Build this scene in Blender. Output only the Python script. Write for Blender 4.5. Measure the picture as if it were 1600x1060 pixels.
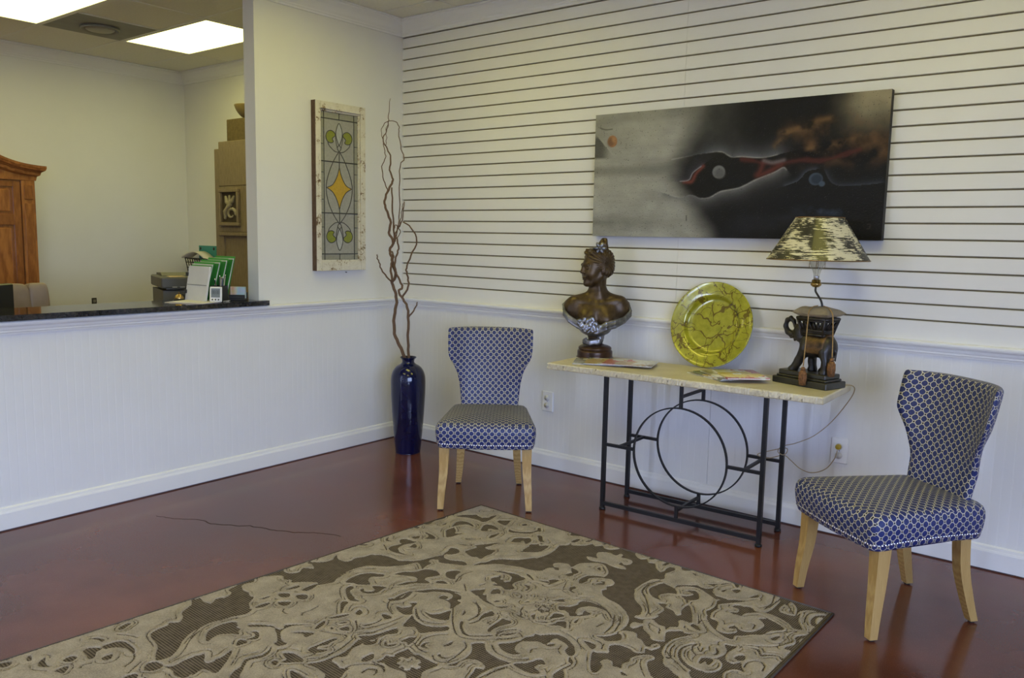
import bpy, math, random
import numpy as np
from mathutils import Vector, Matrix
random.seed(7)
RNG = np.random.default_rng(7)
for _o in list(bpy.data.objects):
    bpy.data.objects.remove(_o)
SC = bpy.context.scene
COL = SC.collection
PI = math.pi

# ------------------------------------------------------------------ camera
cam = bpy.data.objects.new('camera', bpy.data.cameras.new('camera'))
COL.objects.link(cam)
cam.data.sensor_fit = 'HORIZONTAL'
cam.data.sensor_width = 36.0
cam.data.lens = 1286.94 / 1600.0 * 36.0
cam.data.clip_end = 100
_r = Vector((0.78406, 0.62040, 0.01886)); _u = Vector((-0.09102, 0.08488, 0.99223)); _f = Vector((-0.61397, 0.77968, -0.12302))
cam.matrix_world = Matrix(((_r.x, _u.x, -_f.x, 4.4262), (_r.y, _u.y, -_f.y, -4.2888), (_r.z, _u.z, -_f.z, 1.4997), (0, 0, 0, 1)))
SC.camera = cam

# ------------------------------------------------------------------ view, sky, daylight
SC.view_settings.view_transform = 'Standard'
SC.view_settings.look = 'None'
SC.view_settings.gamma = 1.0
SC.view_settings.use_curve_mapping = False
SC.view_settings.exposure = 0.0
SC.cycles.use_denoising = True
SC.cycles.max_bounces = 10
SC.cycles.diffuse_bounces = 6
SC.cycles.glossy_bounces = 4
SC.cycles.transparent_max_bounces = 12
SC.cycles.caustics_reflective = False
SC.cycles.caustics_refractive = False
SC.cycles.sample_clamp_indirect = 6.0
SKY_COLOR = (0.540, 0.640, 1.0)
SKY_STRENGTH = 15.6
TUBE_COLOR = (1.0, 0.915, 0.20)
TUBE_LOBBY = 6.8
TUBE_OFFICE = 5.4
TUBE_COLOR_OFFICE = (1.0, 0.94, 0.32)
world = bpy.data.worlds.new('overcast_sky'); SC.world = world
world.use_nodes = True
_bg = world.node_tree.nodes['Background']
_bg.inputs[0].default_value = (*SKY_COLOR, 1); _bg.inputs[1].default_value = SKY_STRENGTH

# ------------------------------------------------------------------ helpers: tagging
def tag(o, label=None, cat=None, group=None, kind=None):
    if label: o['label'] = label
    if cat: o['category'] = cat
    if group: o['group'] = group
    if kind: o['kind'] = kind
    return o
def empty(name, loc=(0, 0, 0), rz=0.0, label=None, cat=None, group=None):
    o = bpy.data.objects.new(name, None); COL.objects.link(o)
    o.empty_display_size = 0.05
    o.location = loc; o.rotation_euler = (0, 0, rz)
    return tag(o, label, cat, group)
def link(name, me, m=None, parent=None, loc=None, rot=None):
    o = bpy.data.objects.new(name, me); COL.objects.link(o)
    if m is not None and len(me.materials) == 0: me.materials.append(m)
    if parent is not None: o.parent = parent
    if loc is not None: o.location = loc
    if rot is not None: o.rotation_euler = rot
    return o

# ------------------------------------------------------------------ helpers: meshes
class MB:
    """collects vertices and faces, then links them as ONE mesh object"""
    def __init__(self): self.v = []; self.f = []; self.sm = []
    def add(self, v, f, smooth=False):
        n = len(self.v); self.v.extend([tuple(float(c) for c in p) for p in v])
        self.f.extend([tuple(i + n for i in q) for q in f]); self.sm.extend([smooth] * len(f)); return self
    def box(self, x0, x1, y0, y1, z0, z1, bev=0.0, M=None):
        if bev <= 0:
            v = [(x, y, z) for z in (z0, z1) for y in (y0, y1) for x in (x0, x1)]
            f = [(0, 2, 3, 1), (4, 5, 7, 6), (0, 1, 5, 4), (2, 6, 7, 3), (0, 4, 6, 2), (1, 3, 7, 5)]
        else:
            b = bev; v = []; key = {}
            X, Y, Z = (x0, x1), (y0, y1), (z0, z1)
            for ix in (0, 1):
                for iy in (0, 1):
                    for iz in (0, 1):
                        sx, sy, sz = (1 - 2 * ix) * b, (1 - 2 * iy) * b, (1 - 2 * iz) * b
                        for ax, p in enumerate(((X[ix], Y[iy] + sy, Z[iz] + sz), (X[ix] + sx, Y[iy], Z[iz] + sz), (X[ix] + sx, Y[iy] + sy, Z[iz]))):
                            key[(ix, iy, iz, ax)] = len(v); v.append(p)
            f = []
            for s in (0, 1):
                f.append([key[(s, a, c, 0)] for a, c in ((0, 0), (0, 1), (1, 1), (1, 0))][::(1 if s == 0 else -1)])
                f.append([key[(a, s, c, 1)] for a, c in ((0, 0), (1, 0), (1, 1), (0, 1))][::(1 if s == 0 else -1)])
                f.append([key[(a, c, s, 2)] for a, c in ((0, 0), (0, 1), (1, 1), (1, 0))][::(1 if s == 0 else -1)])
            for a in (0, 1):
                for c in (0, 1):
                    f.append((key[(0, a, c, 1)], key[(1, a, c, 1)], key[(1, a, c, 2)], key[(0, a, c, 2)]))
                    f.append((key[(a, 0, c, 0)], key[(a, 1, c, 0)], key[(a, 1, c, 2)], key[(a, 0, c, 2)]))
                    f.append((key[(a, c, 0, 0)], key[(a, c, 1, 0)], key[(a, c, 1, 1)], key[(a, c, 0, 1)]))
                    for d in (0, 1):
                        f.append((key[(a, c, d, 0)], key[(a, c, d, 1)], key[(a, c, d, 2)]))
        if M is not None: v = [tuple(M @ Vector(p)) for p in v]
        return self.add(v, f)
    def tube(self, pts, rad, n=8, cap=True, smooth=True, flat=1.0):
        P = [Vector(p) for p in pts]; m = len(P)
        if not hasattr(rad, '__len__'): rad = [rad] * m
        v = []; f = []; up = None
        for i in range(m):
            t = (P[min(i + 1, m - 1)] - P[max(i - 1, 0)]).normalized()
            if up is None:
                up = Vector((0, 0, 1)) if abs(t.z) < 0.9 else Vector((1, 0, 0))
            a = (up - t * up.dot(t))
            a = a.normalized() if a.length > 1e-6 else t.orthogonal().normalized()
            b = t.cross(a); up = a
            for k in range(n):
                an = 2 * PI * k / n
                v.append(P[i] + (a * math.cos(an) + b * math.sin(an) * flat) * rad[i])
        for i in range(m - 1):
            for k in range(n):
                f.append((i * n + k, i * n + (k + 1) % n, (i + 1) * n + (k + 1) % n, (i + 1) * n + k))
        if cap:
            f.append(tuple(range(n))[::-1]); f.append(tuple((m - 1) * n + k for k in range(n)))
        return self.add(v, f, smooth)
    def lathe(self, prof, n=48, c=(0, 0, 0), M=None, smooth=True, cap=True):
        v = []; f = []; m = len(prof)
        for r, z in prof:
            for k in range(n):
                a = 2 * PI * k / n
                v.append(Vector((c[0] + r * math.cos(a), c[1] + r * math.sin(a), c[2] + z)))
        for i in range(m - 1):
            for k in range(n):
                f.append((i * n + k, i * n + (k + 1) % n, (i + 1) * n + (k + 1) % n, (i + 1) * n + k))
        if cap:
            if prof[0][0] > 1e-5: f.append(tuple(range(n))[::-1])
            if prof[-1][0] > 1e-5: f.append(tuple((m - 1) * n + k for k in range(n)))
        if M is not None: v = [M @ p for p in v]
        return self.add(v, f, smooth)
    def prism(self, poly, z0, z1, axis='z', smooth=False):
        """polygon extruded along an axis; poly in the two other axes"""
        n = len(poly)
        def P(a, b, c):
            return {'z': (a, b, c), 'y': (a, c, b), 'x': (c, a, b)}[axis]
        v = [P(a, b, z0) for a, b in poly] + [P(a, b, z1) for a, b in poly]
        f = [tuple(range(n))[::-1], tuple(range(n, 2 * n))] + [(i, (i + 1) % n, n + (i + 1) % n, n + i) for i in range(n)]
        return self.add(v, f, smooth)
    def build(self, name, m=None, parent=None, loc=None, rot=None, fix=True):
        return link(name, self.mesh(name, fix), m, parent, loc, rot)
    def mesh(self, name, fix=True):
        me = bpy.data.meshes.new(name); me.from_pydata(self.v, [], self.f)
        me.polygons.foreach_set('use_smooth', self.sm)
        if fix:
            import bmesh
            bm = bmesh.new(); bm.from_mesh(me); bmesh.ops.recalc_face_normals(bm, faces=bm.faces); bm.to_mesh(me); bm.free()
        me.update(); return me
def np_mesh(name, V, quads=None, tris=None, smooth=True):
    me = bpy.data.meshes.new(name)
    V = np.asarray(V, np.float32)
    nq = 0 if quads is None else len(quads); nt = 0 if tris is None else len(tris)
    me.vertices.add(len(V)); me.vertices.foreach_set('co', V.ravel())
    loops = np.concatenate([np.asarray(quads, np.int32).ravel() if nq else np.zeros(0, np.int32), np.asarray(tris, np.int32).ravel() if nt else np.zeros(0, np.int32)])
    me.loops.add(len(loops)); me.loops.foreach_set('vertex_index', loops)
    me.polygons.add(nq + nt)
    st = np.concatenate([np.arange(nq) * 4, nq * 4 + np.arange(nt) * 3]).astype(np.int32)
    me.polygons.foreach_set('loop_start', st)
    me.polygons.foreach_set('use_smooth', np.full(nq + nt, smooth))
    me.update(calc_edges=True); me.validate(); return me
def grid_uv(me, fn):
    uv = me.uv_layers.new(name='UVMap')
    for p in me.polygons:
        for li in p.loop_indices:
            uv.data[li].uv = fn(me.vertices[me.loops[li].vertex_index].co, p)
def sweep(name, prof, path, m, side=1, closed=False, parent=None):
    """moulding: profile [(out, z)] swept along a plan path with mitred corners; side=+1 puts 'out' to the left of travel"""
    n = len(path); P = [Vector((a, b)) for a, b in path]; mb = MB(); v = []; k = len(prof)
    for i in range(n):
        d0 = (P[i] - P[i - 1]).normalized() if (i > 0 or closed) else (P[1] - P[0]).normalized()
        d1 = (P[(i + 1) % n] - P[i]).normalized() if (i < n - 1 or closed) else d0
        n0 = Vector((-d0.y, d0.x)) * side; n1 = Vector((-d1.y, d1.x)) * side
        mi = (n0 + n1).normalized(); mi = mi / max(0.2, mi.dot(n0))
        for o, z in prof: v.append((P[i].x + mi.x * o, P[i].y + mi.y * o, z))
    f = []
    for i in range(n if closed else n - 1):
        for j in range(k):
            a, b = i * k + j, i * k + (j + 1) % k; c, d = ((i + 1) % n) * k + (j + 1) % k, ((i + 1) % n) * k + j
            f.append((a, b, c, d))
    if not closed:
        f.append(tuple(range(k))); f.append(tuple((n - 1) * k + j for j in range(k))[::-1])
    mb.add(v, f)
    return mb.build(name, m, parent)
def catmull(pts, per=6, closed=False):
    P = np.asarray(pts, float); n = len(P); out = []
    for i in range(n if closed else n - 1):
        if closed: p0, p1, p2, p3 = P[(i - 1) % n], P[i], P[(i + 1) % n], P[(i + 2) % n]
        else: p0, p1, p2, p3 = P[max(i - 1, 0)], P[i], P[i + 1], P[min(i + 2, n - 1)]
        for t in np.arange(per) / per:
            out.append(0.5 * ((2 * p1) + (-p0 + p2) * t + (2 * p0 - 5 * p1 + 4 * p2 - p3) * t * t + (-p0 + 3 * p1 - 3 * p2 + p3) * t ** 3))
    if not closed: out.append(P[-1])
    return np.array(out)

# ------------------------------------------------------------------ helpers: signed distance sculpting
def sd_grid(lo, hi, h):
    ax = [np.arange(lo[i], hi[i] + h, h).astype(np.float32) for i in range(3)]
    return np.meshgrid(*ax, indexing='ij'), np.array(lo, float), h
def sd_ell(G, c, r, R=None):
    c = [float(x) for x in c]; r = [float(x) for x in r]
    p = [G[i] - c[i] for i in range(3)]
    if R is not None: p = [R[0][j] * p[0] + R[1][j] * p[1] + R[2][j] * p[2] for j in range(3)]
    k0 = np.sqrt((p[0] / r[0]) ** 2 + (p[1] / r[1]) ** 2 + (p[2] / r[2]) ** 2)
    k1 = np.sqrt((p[0] / r[0] ** 2) ** 2 + (p[1] / r[1] ** 2) ** 2 + (p[2] / r[2] ** 2) ** 2) + 1e-9
    return k0 * (k0 - 1.0) / k1
def sd_cap(G, a, b, ra, rb=None):
    rb = ra if rb is None else rb
    a = [float(x) for x in a]; d = [float(b[i]) - a[i] for i in range(3)]; L2 = sum(x * x for x in d) + 1e-12; ra = float(ra); rb = float(rb)
    t = np.clip(sum((G[i] - a[i]) * d[i] for i in range(3)) / L2, 0, 1)
    q = sum((G[i] - a[i] - t * d[i]) ** 2 for i in range(3))
    return np.sqrt(q) - (ra + (rb - ra) * t)
def smin(a, b, k):
    h = np.clip(0.5 + 0.5 * (b - a) / k, 0, 1)
    return b + (a - b) * h - k * h * (1 - h)
def smax(a, b, k): return -smin(-a, -b, k)
def sd_chain(G, pts, rads, k=0.004):
    F = None
    for i in range(len(pts) - 1):
        d = sd_cap(G, pts[i], pts[i + 1], rads[i], rads[i + 1])
        F = d if F is None else smin(F, d, k)
    return F
def surface_nets(F, lo, h, name):
    s = F < 0; nx, ny, nz = F.shape
    acc = np.zeros((nx - 1, ny - 1, nz - 1, 3), np.float32); cnt = np.zeros((nx - 1, ny - 1, nz - 1), np.float32)
    for ax in range(3):
        sl0 = [slice(None)] * 3; sl1 = [slice(None)] * 3; sl0[ax] = slice(0, -1); sl1[ax] = slice(1, None)
        A, B = F[tuple(sl0)], F[tuple(sl1)]; cr = (A < 0) != (B < 0)
        t = np.where(cr, A / np.where(cr, A - B, 1), 0).astype(np.float32)
        o1, o2 = [a for a in range(3) if a != ax]
        for d1 in (0, 1):
            for d2 in (0, 1):
                sl = [slice(None)] * 3; sl[o1] = slice(d1, d1 + acc.shape[o1]); sl[o2] = slice(d2, d2 + acc.shape[o2])
                c = cr[tuple(sl)]; tt = t[tuple(sl)]
                cnt += c; acc[..., ax] += np.where(c, tt, 0); acc[..., o1] += c * d1; acc[..., o2] += c * d2
    m = cnt > 0; idx = -np.ones(m.shape, np.int64); idx[m] = np.arange(m.sum())
    ii = np.argwhere(m); V = lo + h * (ii + acc[m] / cnt[m][:, None])
    Q = []
    for ax in range(3):
        o1, o2 = (ax + 1) % 3, (ax + 2) % 3
        sl0 = [slice(1, -1)] * 3; sl1 = [slice(1, -1)] * 3; sl0[ax] = slice(0, -1); sl1[ax] = slice(1, None)
        A, B = s[tuple(sl0)], s[tuple(sl1)]
        for flip in (False, True):
            w = np.argwhere((A & ~B) if not flip else (~A & B))
            if len(w) == 0: continue
            w[:, o1] += 1; w[:, o2] += 1
            def at(d1, d2):
                q = w.copy(); q[:, o1] += d1; q[:, o2] += d2; return idx[q[:, 0], q[:, 1], q[:, 2]]
            q = np.stack([at(-1, -1), at(0, -1), at(0, 0), at(-1, 0)], 1)
            Q.append(q[:, ::-1] if flip else q)
    Q = np.concatenate(Q); Q = Q[(Q >= 0).all(1)]
    return np_mesh(name, V, Q, None, True)

# ------------------------------------------------------------------ helpers: materials
MATS = {}
class NT:
    def __init__(self, name):
        self.m = bpy.data.materials.new(name); self.m.use_nodes = True
        self.t = self.m.node_tree; self.b = self.t.nodes['Principled BSDF']; self.out = self.t.nodes['Material Output']
    def n(self, typ, **kw):
        o = self.t.nodes.new(typ)
        for k, v in kw.items(): setattr(o, k, v)
        return o
    def l(self, a, b): self.t.links.new(a, b)
    def math(self, op, a, b=None, clamp=False):
        o = self.n('ShaderNodeMath', operation=op, use_clamp=clamp)
        for i, x in enumerate((a, b)):
            if x is None: continue
            if hasattr(x, 'is_output'): self.l(x, o.inputs[i])
            else: o.inputs[i].default_value = x
        return o.outputs[0]
    def ramp(self, fac, stops, interp='LINEAR'):
        o = self.n('ShaderNodeValToRGB'); r = o.color_ramp; r.interpolation = interp
        while len(r.elements) < len(stops): r.elements.new(0.5)
        for e, (p, c) in zip(r.elements, stops): e.position = p; e.color = (*c, 1) if len(c) == 3 else c
        self.l(fac, o.inputs[0]); return o.outputs[0]
    def mix(self, fac, a, b, typ='MIX'):
        o = self.n('ShaderNodeMix', data_type='RGBA', blend_type=typ)
        for x, i in ((fac, 0), (a, 6), (b, 7)):
            if hasattr(x, 'is_output'): self.l(x, o.inputs[i])
            else: o.inputs[i].default_value = x if i == 0 else ((*x, 1) if len(x) == 3 else x)
        return o.outputs[2]
    def coord(self, which='Object', scale=(1, 1, 1), rot=(0, 0, 0)):
        c = self.n('ShaderNodeTexCoord'); mp = self.n('ShaderNodeMapping'); mp.inputs['Scale'].default_value = scale; mp.inputs['Rotation'].default_value = rot
        self.l(c.outputs[which], mp.inputs[0]); return mp.outputs[0]
    def noise(self, vec, scale, detail=4, rough=0.55, dist=0.0, col=False):
        o = self.n('ShaderNodeTexNoise'); o.inputs['Scale'].default_value = scale; o.inputs['Detail'].default_value = detail
        o.inputs['Roughness'].default_value = rough; o.inputs['Distortion'].default_value = dist
        if vec is not None: self.l(vec, o.inputs['Vector'])
        return o.outputs['Color' if col else 'Fac']
    def voronoi(self, vec, scale, feature='F1', out='Distance', rnd=1.0):
        o = self.n('ShaderNodeTexVoronoi', feature=feature); o.inputs['Scale'].default_value = scale
        o.inputs['Randomness'].default_value = rnd
        if vec is not None: self.l(vec, o.inputs['Vector'])
        return o.outputs[out]
    def bump(self, h, strength=0.3, dist=0.01):
        o = self.n('ShaderNodeBump'); o.inputs['Strength'].default_value = strength; o.inputs['Distance'].default_value = dist
        self.l(h, o.inputs['Height']); self.l(o.outputs[0], self.b.inputs['Normal'])
    def set(self, **kw):
        for k, v in kw.items():
            i = self.b.inputs[k.replace('_', ' ')]
            if hasattr(v, 'is_output'): self.l(v, i)
            else: i.default_value = (*v, 1) if isinstance(v, tuple) and len(v) == 3 else v
        return self
def plain(name, col, rough=0.5, metal=0.0, var=0.08, scale=12.0, bump=0.0, spec=0.5, coat=0.0):
    """one colour with a little procedural variation"""
    if name in MATS: return MATS[name]
    t = NT(name); v = t.coord('Object'); nz = t.noise(v, scale, 4)
    a = tuple(max(0, c * (1 - var)) for c in col); b = tuple(min(1, c * (1 + var)) for c in col)
    t.set(Base_Color=t.ramp(nz, [(0.3, a), (0.7, b)]), Roughness=rough, Metallic=metal, Specular_IOR_Level=spec, Coat_Weight=coat)
    if bump: t.bump(t.noise(v, scale * 6, 3), bump, 0.002)
    MATS[name] = t.m; return t.m
def emis(name, col, strength):
    t = NT(name); e = t.n('ShaderNodeEmission'); e.inputs[0].default_value = (*col, 1); e.inputs[1].default_value = strength
    t.l(e.outputs[0], t.out.inputs[0]); return t.m

# ================================================================== THE ROOM
H = 3.005
M_WALL = plain('painted_wall', (0.74, 0.735, 0.70), 0.6, var=0.015, scale=3, bump=0.03, spec=0.3)
M_SLAT = plain('slatwall_paint', (0.74, 0.73, 0.69), 0.45, var=0.015, scale=4, spec=0.35)
M_TRIM = plain('trim_paint', (0.80, 0.80, 0.77), 0.35, var=0.01, scale=4)
M_BEAD = plain('beadboard_paint', (0.75, 0.75, 0.73), 0.5, var=0.015, scale=4)
M_OFFICE = plain('office_wall_paint', (0.74, 0.735, 0.69), 0.6, var=0.015, scale=3, spec=0.3)
M_TILE = plain('ceiling_tile_face', (0.76, 0.75, 0.69), 0.9, var=0.04, scale=60, bump=0.3, spec=0.1)
M_GRID = plain('ceiling_grid_metal', (0.72, 0.71, 0.67), 0.4, var=0.01)

def concrete():
    t = NT('stained_concrete'); v = t.coord('Object')
    a = t.noise(v, 0.9, 3, 0.5, 0.2); b = t.noise(v, 5.0, 3, 0.5); c = t.noise(v, 260.0, 1, 0.5)
    f = t.math('ADD', t.math('MULTIPLY', a, 0.8), t.math('MULTIPLY', b, 0.2))
    col = t.ramp(f, [(0.35, (0.085, 0.028, 0.017)), (0.5, (0.125, 0.038, 0.021)), (0.65, (0.170, 0.054, 0.029))])
    sp = t.ramp(c, [(0.60, (0, 0, 0)), (0.72, (1, 1, 1))])
    col = t.mix(t.math('MULTIPLY', sp, 0.14), col, (0.32, 0.19, 0.13))
    t.set(Base_Color=col, Roughness=t.ramp(b, [(0.3, (0.13,) * 3), (0.7, (0.19,) * 3)]), Specular_IOR_Level=0.52)
    return t.m
M_FLOOR = concrete()
X1, Y1 = 7.0, -8.0            # lobby extents (window wall at x = X1, street end at y = Y1)
OX, OY, OY0 = -3.19, 0.17, -6.5   # office walls
fl = MB().box(OX - .1, X1, Y1, OY + .1, -0.12, 0.0).build('floor', M_FLOOR)
tag(fl, 'glossy stained reddish brown concrete floor', 'floor', kind='structure')
# hairline crack in the concrete
ck = [(0.36, -2.14), (0.47, -2.10), (0.60, -2.02), (0.70, -2.01), (0.86, -1.91), (1.00, -1.86), (1.12, -1.80), (1.24, -1.72), (1.33, -1.70)]
ck = catmull(ck, 6); ck += RNG.normal(0, 0.004, ck.shape)
cb = MB()
for i in range(len(ck) - 1):
    a, b = Vector(ck[i]), Vector(ck[i + 1]); d = (b - a).normalized(); nn = Vector((-d.y, d.x)) * (0.0010 + 0.0020 * math.sin(PI * i / len(ck)))
    cb.add([(*(a - nn), .0006), (*(a + nn), .0006), (*(b + nn), .0006), (*(b - nn), .0006)], [(0, 1, 2, 3)])
cb.build('crack', plain('crack_dark', (0.03, 0.015, 0.012), 0.9), fl)

# ---- ceiling: slab, tee grid and lay-in tiles
ce = MB().box(OX - .1, X1, Y1, OY + .1, H + 0.02, H + 0.12).build('ceiling', M_TILE)
tag(ce, 'dropped ceiling of large lay-in tiles in a metal grid', 'ceiling', kind='structure')
GX0, GY0, TX, TY = -2.32, -0.88, 1.22, 0.61
LX0 = -0.63                    # the lobby grid starts elsewhere
tees = MB(); XP = -.055
gx = [GX0 + TX * k for k in range(-1, 3)]; gl = [LX0 + TX * k for k in range(0, 8)]; gy = [GY0 + TY * k for k in range(-12, 3)]
for x in gx:
    if OX < x < XP: tees.box(x - .012, x + .012, OY0, OY, H - .002, H + .012)
for x in gl:
    if XP < x < X1: tees.box(x - .012, x + .012, Y1, OY, H - .002, H + .012)
for y in gy:
    if Y1 < y < OY: tees.box(OX if y > OY0 else 0, X1, y - .012, y + .012, H - .002, H + .012)
tees.build('grid_tee', M_GRID, ce)
office_lights = [(0, 0), (0, -2)]            # grid cells (ix from the grid start, iy from GY0)
lobby_lights = [(1, -1), (3, -1), (1, -5), (3, -5)]
office_back = [(0, -5), (0, -8)]
vent_cell = (0, -1)
tile_me = {}
for g0, lights, xa, xb in ((GX0, office_lights + office_back, OX, XP), (LX0, lobby_lights, XP, X1)):
    for ix in range(-1, 8):
        for iy in range(-12, 2):
            if (ix, iy) in lights: continue
            x0, x1 = max(g0 + TX * ix, xa), min(g0 + TX * (ix + 1), xb); y0, y1 = max(GY0 + TY * iy, Y1), min(GY0 + TY * (iy + 1), OY)
            if x1 - x0 < .06 or y1 - y0 < .06: continue
            if g0 == GX0 and (ix, iy) == vent_cell: x0 = GX0 + TX / 2 + .012
            k = (round(x1 - x0, 3), round(y1 - y0, 3))
            if k not in tile_me:
                w, d = k[0] / 2 - .011, k[1] / 2 - .011
                tile_me[k] = MB().box(-w, w, -d, d, 0.0, 0.018).mesh('ceiling_tile')
            link('ceiling_tile', tile_me[k], M_TILE, ce, ((x0 + x1) / 2, (y0 + y1) / 2, H + .001))
# extra tee beside the half-tile vent
MB().box(GX0 + TX / 2 - .012, GX0 + TX / 2 + .012, GY0 - TY, GY0, H - .002, H + .012).build('grid_tee', M_GRID, ce)

M_LOB = emis('lobby_diffuser', TUBE_COLOR, TUBE_LOBBY); M_OFF = emis('office_diffuser', TUBE_COLOR_OFFICE, TUBE_OFFICE)
M_FRAME = plain('troffer_frame', (0.75, 0.74, 0.70), 0.4, var=0.01)
def troffer(ix, iy, m, label, group=None, g0=GX0):
    cx, cy = g0 + TX * (ix + .5), GY0 + TY * (iy + .5)
    r = empty('ceiling_light', (cx, cy, H), 0, label, 'ceiling light', group)
    w, d = TX / 2 - .012, TY / 2 - .012
    f = MB(); f.box(-w, w, -d, -d + .02, -.004, .02); f.box(-w, w, d - .02, d, -.004, .02); f.box(-w, -w + .02, -d + .02, d - .02, -.004, .02); f.box(w - .02, w, -d + .02, d - .02, -.004, .02)
    f.build('frame', M_FRAME, r)
    MB().box(-w + .02, w - .02, -d + .02, d - .02, .0, .006).build('diffuser', m, r)
    return r
troffer(0, 0, M_OFF, 'lit fluorescent ceiling panel nearest the office back corner, right of the vent')
troffer(0, -2, M_OFF, 'lit fluorescent ceiling panel cut by the photo top left corner')
for c, w in zip(office_back, ('middle of the office beyond the photo left edge', 'street end of the office')): troffer(*c, M_OFF, 'lit fluorescent ceiling panel over the ' + w, 'office ceiling panels out of view')
for c, w in zip(lobby_lights, ('patterned chair near the vase', 'chair right of the console table', 'near left end of the rug', 'floor beside the camera')): troffer(*c, M_LOB, 'lit fluorescent ceiling panel above the ' + w, 'waiting area ceiling panels', LX0)

# ceiling vent: dark square plate with a round cone
vx, vy = GX0 + TX / 4, GY0 - TY / 2
vt = empty('ceiling_vent', (vx, vy, H), 0, 'grey square ceiling vent with a round diffuser between the two light panels', 'vent')
M_VENT = plain('vent_grey', (0.22, 0.215, 0.19), 0.55, var=0.12, scale=9)
MB().box(-.292, .292, -.292, .292, -.003, .012).build('plate', M_VENT, vt)
rg = MB(); rg.lathe([(0.135, -.003), (0.135, -.022), (0.128, -.026), (0.11, -.016), (0.10, -.006), (0.098, -.003)], 48)
rg.build('ring', M_VENT, vt)
MB().lathe([(0.0, -.03), (0.085, -.027), (0.10, -.018), (0.10, -.012), (0.0, -.012)], 48).build('cone', plain('vent_cone', (0.36, 0.35, 0.30), 0.5, var=.05), vt)

# ---- walls
wl = MB(); wl.box(-.11, 0, -1.234, OY, 0, H); wl.box(-.11, 0, -6.5, -1.234, 0, 1.047)
tag(wl.build('wall_left', M_WALL), 'white partition wall with a counter height opening to the office', 'wall', kind='structure')
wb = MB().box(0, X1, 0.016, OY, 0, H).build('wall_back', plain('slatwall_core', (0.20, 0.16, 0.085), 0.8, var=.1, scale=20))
tag(wb, 'white slatwall above a beadboard wainscot', 'wall', kind='structure')
tag(MB().box(OX - .1, OX, OY0, OY, 0, H).build('wall_office_left', M_OFFICE), 'plain office wall behind the counter', 'wall', kind='structure')
tag(MB().box(OX - .1, 0, OY, OY + .1, 0, H).build('wall_office_back', M_OFFICE), 'office end wall beside the tall weathered cabinet', 'wall', kind='structure')
tag(MB().box(OX - .1, 0, OY0 - .1, OY0, 0, H).build('wall_office_front', M_OFFICE), 'office wall toward the street', 'wall', kind='structure')
# window wall to the right of the camera, street door end behind it
WIN = (-7.6, -2.9, 0.15, 2.45)
ww = MB()
ww.box(X1, X1 + .15, Y1, WIN[0], 0, H); ww.box(X1, X1 + .15, WIN[1], 0.17, 0, H); ww.box(X1, X1 + .15, WIN[0], WIN[1], 0, WIN[2]); ww.box(X1, X1 + .15, WIN[0], WIN[1], WIN[3], H)
tag(ww.build('wall_right', M_WALL), 'storefront wall right of the photo', 'wall', kind='structure')
tag(MB().box(0, X1 + .15, Y1 - .15, Y1, 0, H).build('wall_front', M_WALL), 'wall behind the camera', 'wall', kind='structure')
M_ALU = plain('storefront_aluminium', (0.25, 0.24, 0.22), 0.4, 0.7, var=.03)
def glass_mat(name, col=(0.95, 0.98, 1.0), refl=0.06):
    t = NT(name); tr = t.n('ShaderNodeBsdfTransparent'); tr.inputs[0].default_value = (*col, 1)
    g = t.n('ShaderNodeBsdfGlossy'); g.inputs['Roughness'].default_value = 0.02
    mx = t.n('ShaderNodeMixShader'); mx.inputs[0].default_value = refl
    t.l(tr.outputs[0], mx.inputs[1]); t.l(g.outputs[0], mx.inputs[2]); t.l(mx.outputs[0], t.out.inputs[0]); return t.m
M_GLASS = glass_mat('window_glass')
wi = MB(); ys = np.linspace(WIN[0], WIN[1], 5)
for y in ys: wi.box(X1 + .04, X1 + .10, y - .025, y + .025, WIN[2], WIN[3])
wi.box(X1 + .04, X1 + .10, WIN[0], WIN[1], WIN[2], WIN[2] + .05); wi.box(X1 + .04, X1 + .10, WIN[0], WIN[1], WIN[3] - .05, WIN[3])
w1 = tag(wi.build('window_1', M_ALU), 'storefront window right of the photo', 'window', kind='structure')
for k in range(4): MB().box(X1 + .066, X1 + .072, ys[k] + .025, ys[k + 1] - .025, WIN[2] + .05, WIN[3] - .05).build('pane', M_GLASS, w1)
tag(MB().box(X1 + .15, X1 + 25, -35, 25, -.2, -.05).build('pavement', plain('asphalt_grey', (0.10, 0.10, 0.10), 0.9)), 'dark asphalt outside the storefront', 'pavement', kind='structure')
pl_ = bpy.data.lights.new('window_portal', 'AREA'); pl_.shape = 'RECTANGLE'; pl_.size = WIN[1] - WIN[0]; pl_.size_y = WIN[3] - WIN[2]; pl_.cycles.is_portal = True
po = bpy.data.objects.new('window_portal', pl_); COL.objects.link(po); po.location = (X1 + .16, (WIN[0] + WIN[1]) / 2, (WIN[2] + WIN[3]) / 2); po.rotation_euler = (PI / 2, 0, PI / 2)

# ---- slats of the slatwall (each board its own piece)
PITCH, Z23, GAP = 0.0762, 1.142, 0.0085
slat_me = {}
zs = [Z23 + PITCH * k for k in range(0, 25)]
edges = [(1.030, zs[0] - GAP / 2)] + [(zs[k] + GAP / 2, zs[k + 1] - GAP / 2) for k in range(23)] + [(zs[23] + GAP / 2, H - .01)]
for (xa, xb) in ((0.0, 2.2394), (2.2406, X1)):
    for z0, z1 in edges:
        k = (xa, round(z1 - z0, 4))
        if k not in slat_me:
            hh = (z1 - z0) / 2
            slat_me[k] = MB().prism([(0.016, -hh), (0.0015, -hh), (0.0, -hh + .0015), (0.0, hh - .0015), (0.0015, hh), (0.016, hh)], 0, xb - xa, 'x').mesh('slat')
        link('slat', slat_me[k], M_SLAT, wb, (xa, 0, (z0 + z1) / 2))

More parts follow.
